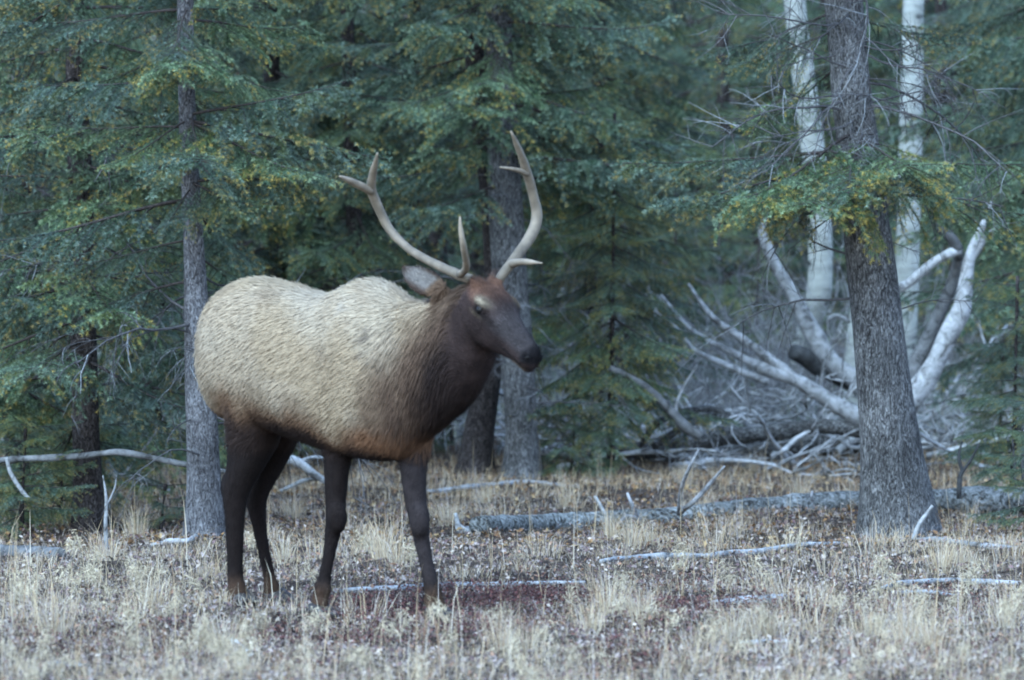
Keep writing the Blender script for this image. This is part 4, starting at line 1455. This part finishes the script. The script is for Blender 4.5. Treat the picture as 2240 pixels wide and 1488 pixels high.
# tall wispy tufts
for px, py, hh in [(835, 1225, .26), (800, 1215, .2), (870, 1240, .2), (1240, 1110, .2), (1335, 1185, .24), (1380, 1200, .26), (1430, 1195, .2), (1330, 1360, .26), (1400, 1370, .24), (1290, 1390, .2), (1530, 1130, .22), (2060, 1255, .24),
                   (2100, 1240, .2), (1985, 1420, .28), (2040, 1430, .24), (1900, 1400, .2), (1680, 1400, .22), (1600, 1410, .2), (1750, 1090, .24), (1650, 1030, .2), (1500, 1060, .2), (560, 1200, .2), (640, 1140, .22), (620, 1230, .2), (300, 1180, .26),
                   (330, 1330, .2), (120, 1400, .22), (480, 1440, .2), (1100, 1430, .24), (1150, 1445, .2), (2200, 1380, .26), (980, 1150, .2), (1060, 1100, .18), (260, 1130, .25)]:
    g = G(px, py)
    n = 120
    a_ = rng.uniform(0, 6.28, n)
    r_ = np.abs(rng.normal(size=n)) * 0.035
    m.add(*blades(g[0] + r_ * np.cos(a_), g[1] + r_ * np.sin(a_), hh * rng.uniform(0.4, 1.1, n), rng.uniform(0.0006, 0.0012, n), np.abs(rng.normal(0.45, 0.28, n)), straw(n, p=(0.35, 0.2, 0.3, 0.05, 0.05, 0.05)), az=a_ + rng.normal(size=n) * 0.4), 0, False)
# loose blades and lying straw
n = 58000
x, y = pixel_ground(n, 990, 1620)
m.add(*blades(x, y, rng.uniform(0.02, 0.075, n), rng.uniform(0.0006, 0.0014, n), np.abs(rng.normal(0.9, 0.6, n)), straw(n)), 0, False)
# tall thin stalks
n = 600
x, y = pixel_ground(n, 960, 1560)
m.add(*blades(x, y, rng.uniform(0.2, 0.42, n), rng.uniform(0.0012, 0.002, n), np.abs(rng.normal(0.15, 0.15, n)), straw(n, p=(0.4, 0.25, 0.2, 0.05, 0.05, 0.05))), 0, False)
# the tan grass between the trees farther back
n = 17500
x, y = pixel_ground(n, 935, 1090)
m.add(*blades(x, y, rng.uniform(0.03, 0.13, n), rng.uniform(0.0015, 0.003, n), np.abs(rng.normal(0.45, 0.4, n)), straw(n, p=(0.2, 0.3, 0.05, 0.15, 0.05, 0.25)) * 0.9), 0, False)
tag(m.build("dry_grass", M_GRASS), "dry straw coloured grass covering the forest edge", "grass", kind="stuff")


def leaves(x, y, zoff, size, cols, r=rng, upb=0.6):
    n = len(x)
    c = np.stack([x, y, terrain(x, y) + zoff], 1)
    nn = r.normal(size=(n, 3))
    nn[:, 2] = np.abs(nn[:, 2]) + upb
    nn /= np.linalg.norm(nn, axis=1)[:, None]
    a = np.cross(nn, r.normal(size=(n, 3)))
    a /= np.linalg.norm(a, axis=1)[:, None]
    b = np.cross(nn, a)
    s = size[:, None]
    V = np.stack([c - a * s, c - b * s * 0.55 + nn * s * 0.2, c + a * s, c + b * s * 0.55 + nn * s * 0.2], 1).reshape(-1, 3)
    k = np.arange(n)[:, None] * 4
    T = np.concatenate([k + np.array([[0, 1, 2]]), k + np.array([[0, 2, 3]])])
    return V, T, np.repeat(cols, 4, axis=0)


# dark red creeping ground cover
m = MB()
PATCH = [(1000, 1330, 260, 30, 1.0), (1180, 1320, 130, 26, 1.0), (830, 1340, 130, 26, 0.8), (700, 1390, 200, 30, 0.4), (1000, 1390, 200, 26, 0.6), (1450, 1370, 130, 26, 0.9), (1640, 1350, 160, 22, 0.6),
         (1900, 1350, 180, 26, 0.35), (2120, 1310, 160, 22, 0.4), (150, 1430, 260, 40, 0.15), (400, 1400, 200, 36, 0.15), (1500, 1300, 90, 16, 0.4), (2000, 1460, 200, 30, 0.25), (1350, 1450, 160, 30, 0.35), (650, 1470, 60, 24, 0.6)]
for px, py, rx, ry, dn in PATCH:
    n = int(3300 * dn * rx * ry / 6000)
    qx = px + rng.normal(size=n) * rx * 0.55
    qy = np.clip(py + rng.normal(size=n) * ry * 0.55, 1240, 1600)
    d = CAM_H * FPX / (qy - HORIZON)
    x = (qx - 1120) / FPX * d
    pal = np.array([(0.075, 0.030, 0.030), (0.11, 0.040, 0.038), (0.055, 0.028, 0.026), (0.17, 0.075, 0.060), (0.12, 0.07, 0.06)])
    m.add(*leaves(x, d, rng.uniform(0.005, 0.07, n), rng.uniform(0.005, 0.010, n), pal[rng.choice(5, n)] * rng.uniform(0.7, 1.3, n)[:, None], upb=0.3), 0, False)
tag(m.build("creeping_ground_cover", M_LEAF), "patches of dark red creeping ground cover about the elk's hooves", "ground cover", kind="stuff")

# litter: orange brown leaves and grey flakes
m = MB()
n = 35000
x, y = pixel_ground(n, 900, 1200)
pal = np.array([(0.24, 0.13, 0.055), (0.17, 0.09, 0.045), (0.33, 0.22, 0.11), (0.10, 0.06, 0.04), (0.25, 0.20, 0.16)])
m.add(*leaves(x, y, rng.uniform(0.0, 0.03, n), rng.uniform(0.008, 0.024, n), pal[rng.choice(5, n)] * rng.uniform(0.7, 1.2, n)[:, None]), 0, False)
n = 82000
x, y = pixel_ground(n, 1100, 1640)
pal = np.array([(0.27, 0.215, 0.20), (0.16, 0.12, 0.11), (0.38, 0.31, 0.26), (0.05, 0.036, 0.033), (0.25, 0.145, 0.095), (0.14, 0.085, 0.085)])
m.add(*leaves(x, y, rng.uniform(0.0, 0.04, n), rng.uniform(0.005, 0.017, n), pal[rng.choice(6, n)] * rng.uniform(0.7, 1.2, n)[:, None], upb=0.3), 0, False)
tag(m.build("leaf_litter", M_LEAF), "brown and grey leaf litter scattered over the ground", "litter", kind="stuff")

# feathery dry seed heads in the foreground
m = MB()
n = 300
sx_, sy_ = pixel_ground(n, 1250, 1560)
left = ((sx_ < 0.1) | (rng.uniform(size=n) < 0.35)) & ~((np.abs(sx_ + 0.6) < 0.75) & (sy_ > 18.75) & (sy_ < 20.6))
for x0, y0 in zip(sx_[left], sy_[left]):
    h = rng.uniform(0.09, 0.22)
    z0 = terrain(x0, y0)
    a = rng.uniform(0, 6.28)
    tp = np.array([x0 + 0.05 * math.cos(a), y0 + 0.05 * math.sin(a), z0 + h])
    m.tube(spline([(x0, y0, z0), (x0 + 0.01 * math.cos(a), y0, z0 + h * 0.6), tp], 5), [0.0014] * 5, 3, (0.33, 0.26, 0.17), cap=False)
    k = 90
    t = rng.uniform(0, 1, k)
    c = tp + np.outer(t * 0.06, (math.cos(a), math.sin(a), -0.9)) + rng.normal(size=(k, 3)) * 0.017
    e = c + rng.normal(size=(k, 3)) * 0.016 + np.array([0.008 * math.cos(a), 0, -0.012])
    sdv = np.cross(e - c, rng.normal(size=(k, 3)))
    sdv = sdv / (np.linalg.norm(sdv, axis=1)[:, None] + 1e-9) * 0.0022
    m.add(np.stack([c - sdv, c + sdv, e], 1).reshape(-1, 3), np.arange(3 * k).reshape(-1, 3), np.repeat(np.array([(0.44, 0.36, 0.25)]) * rng.uniform(0.7, 1.2, k)[:, None], 3, axis=0), 0, False)
tag(m.build("seed_heads", M_GRASS), "feathery tan seed heads nodding in the foreground grass", "grass", kind="stuff")

# grey leafless undergrowth from the log to the slope
m = MB()
n = 74000
y = rng.uniform(34.5, 66, n)
x = rng.uniform(-1, 1, n) * (y * 0.112 + 4.0)
pal = np.array([(0.28, 0.29, 0.29), (0.20, 0.215, 0.215), (0.38, 0.385, 0.38), (0.12, 0.155, 0.10), (0.28, 0.25, 0.20), (0.16, 0.20, 0.15)])
kp = patchy(x, y, 0.8, 4) > rng.uniform(-1.2, 0.6, n)
x, y = x[kp], y[kp]
n = len(x)
m.add(*blades(x, y, rng.uniform(0.12, 0.75, n), rng.uniform(0.002, 0.0045, n), np.abs(rng.normal(0.45, 0.4, n)), pal[rng.choice(6, n)] * rng.uniform(0.7, 1.2, n)[:, None]), 0, False)
tag(m.build("undergrowth", M_GRASS), "grey leafless undergrowth and dead stalks covering the slope behind", "undergrowth", kind="stuff")


# bare grey shrubs
def make_shrub(seed):
    r = np.random.default_rng(seed)
    mb = MB()

    def stem(p, d, ln, rad, lev):
        pts = [p]
        cur = d.copy()
        for q in range(4):
            cur = cur + r.normal(size=3) * 0.16
            cur /= np.linalg.norm(cur)
            pts.append(pts[-1] + cur * ln / 4)
        g = np.array((0.25, 0.245, 0.25)) * r.uniform(0.5, 1.4)
        mb.tube(np.array(pts), np.linspace(rad, rad * 0.4, 5), 3, g, cap=False)
        if lev < 2:
            for k in range(5):
                i = r.integers(1, 5)
                dd = cur + r.normal(size=3) * 0.6
                stem(pts[i], dd / np.linalg.norm(dd), ln * r.uniform(0.35, 0.6), rad * 0.55, lev + 1)

    for k in range(9):
        d = np.array([r.normal() * 0.5, r.normal() * 0.5, 1.0])
        stem(np.array([r.normal() * 0.08, r.normal() * 0.08, -0.03]), d / np.linalg.norm(d), r.uniform(0.5, 1.0), 0.006, 0)
    return mb.mesh("bare_shrub", [M_TWIGBARK])


SHR = [make_shrub(500 + i) for i in range(3)]
for i in range(64):
    y = rnd.uniform(35, 52)
    x = rnd.uniform(-1, 1) * (y * 0.11 + 0.8)
    if i < 18:
        y = rnd.uniform(34.6, 38)
        x = (rnd.uniform(1340, 1800) - 1120) / FPX * y
    o = bpy.data.objects.new("bare_shrub", SHR[i % 3])
    o.location = (x, y, float(terrain(x, y)))
    o.rotation_euler = (0, 0, rnd.uniform(0, 6.28))
    s = rnd.uniform(0.8, 1.5)
    o.scale = (s, s, s)
    col.objects.link(o)
    tag(o, "bare grey shrub on the ground behind the spruces", "shrub", "bare shrubs behind the spruces")
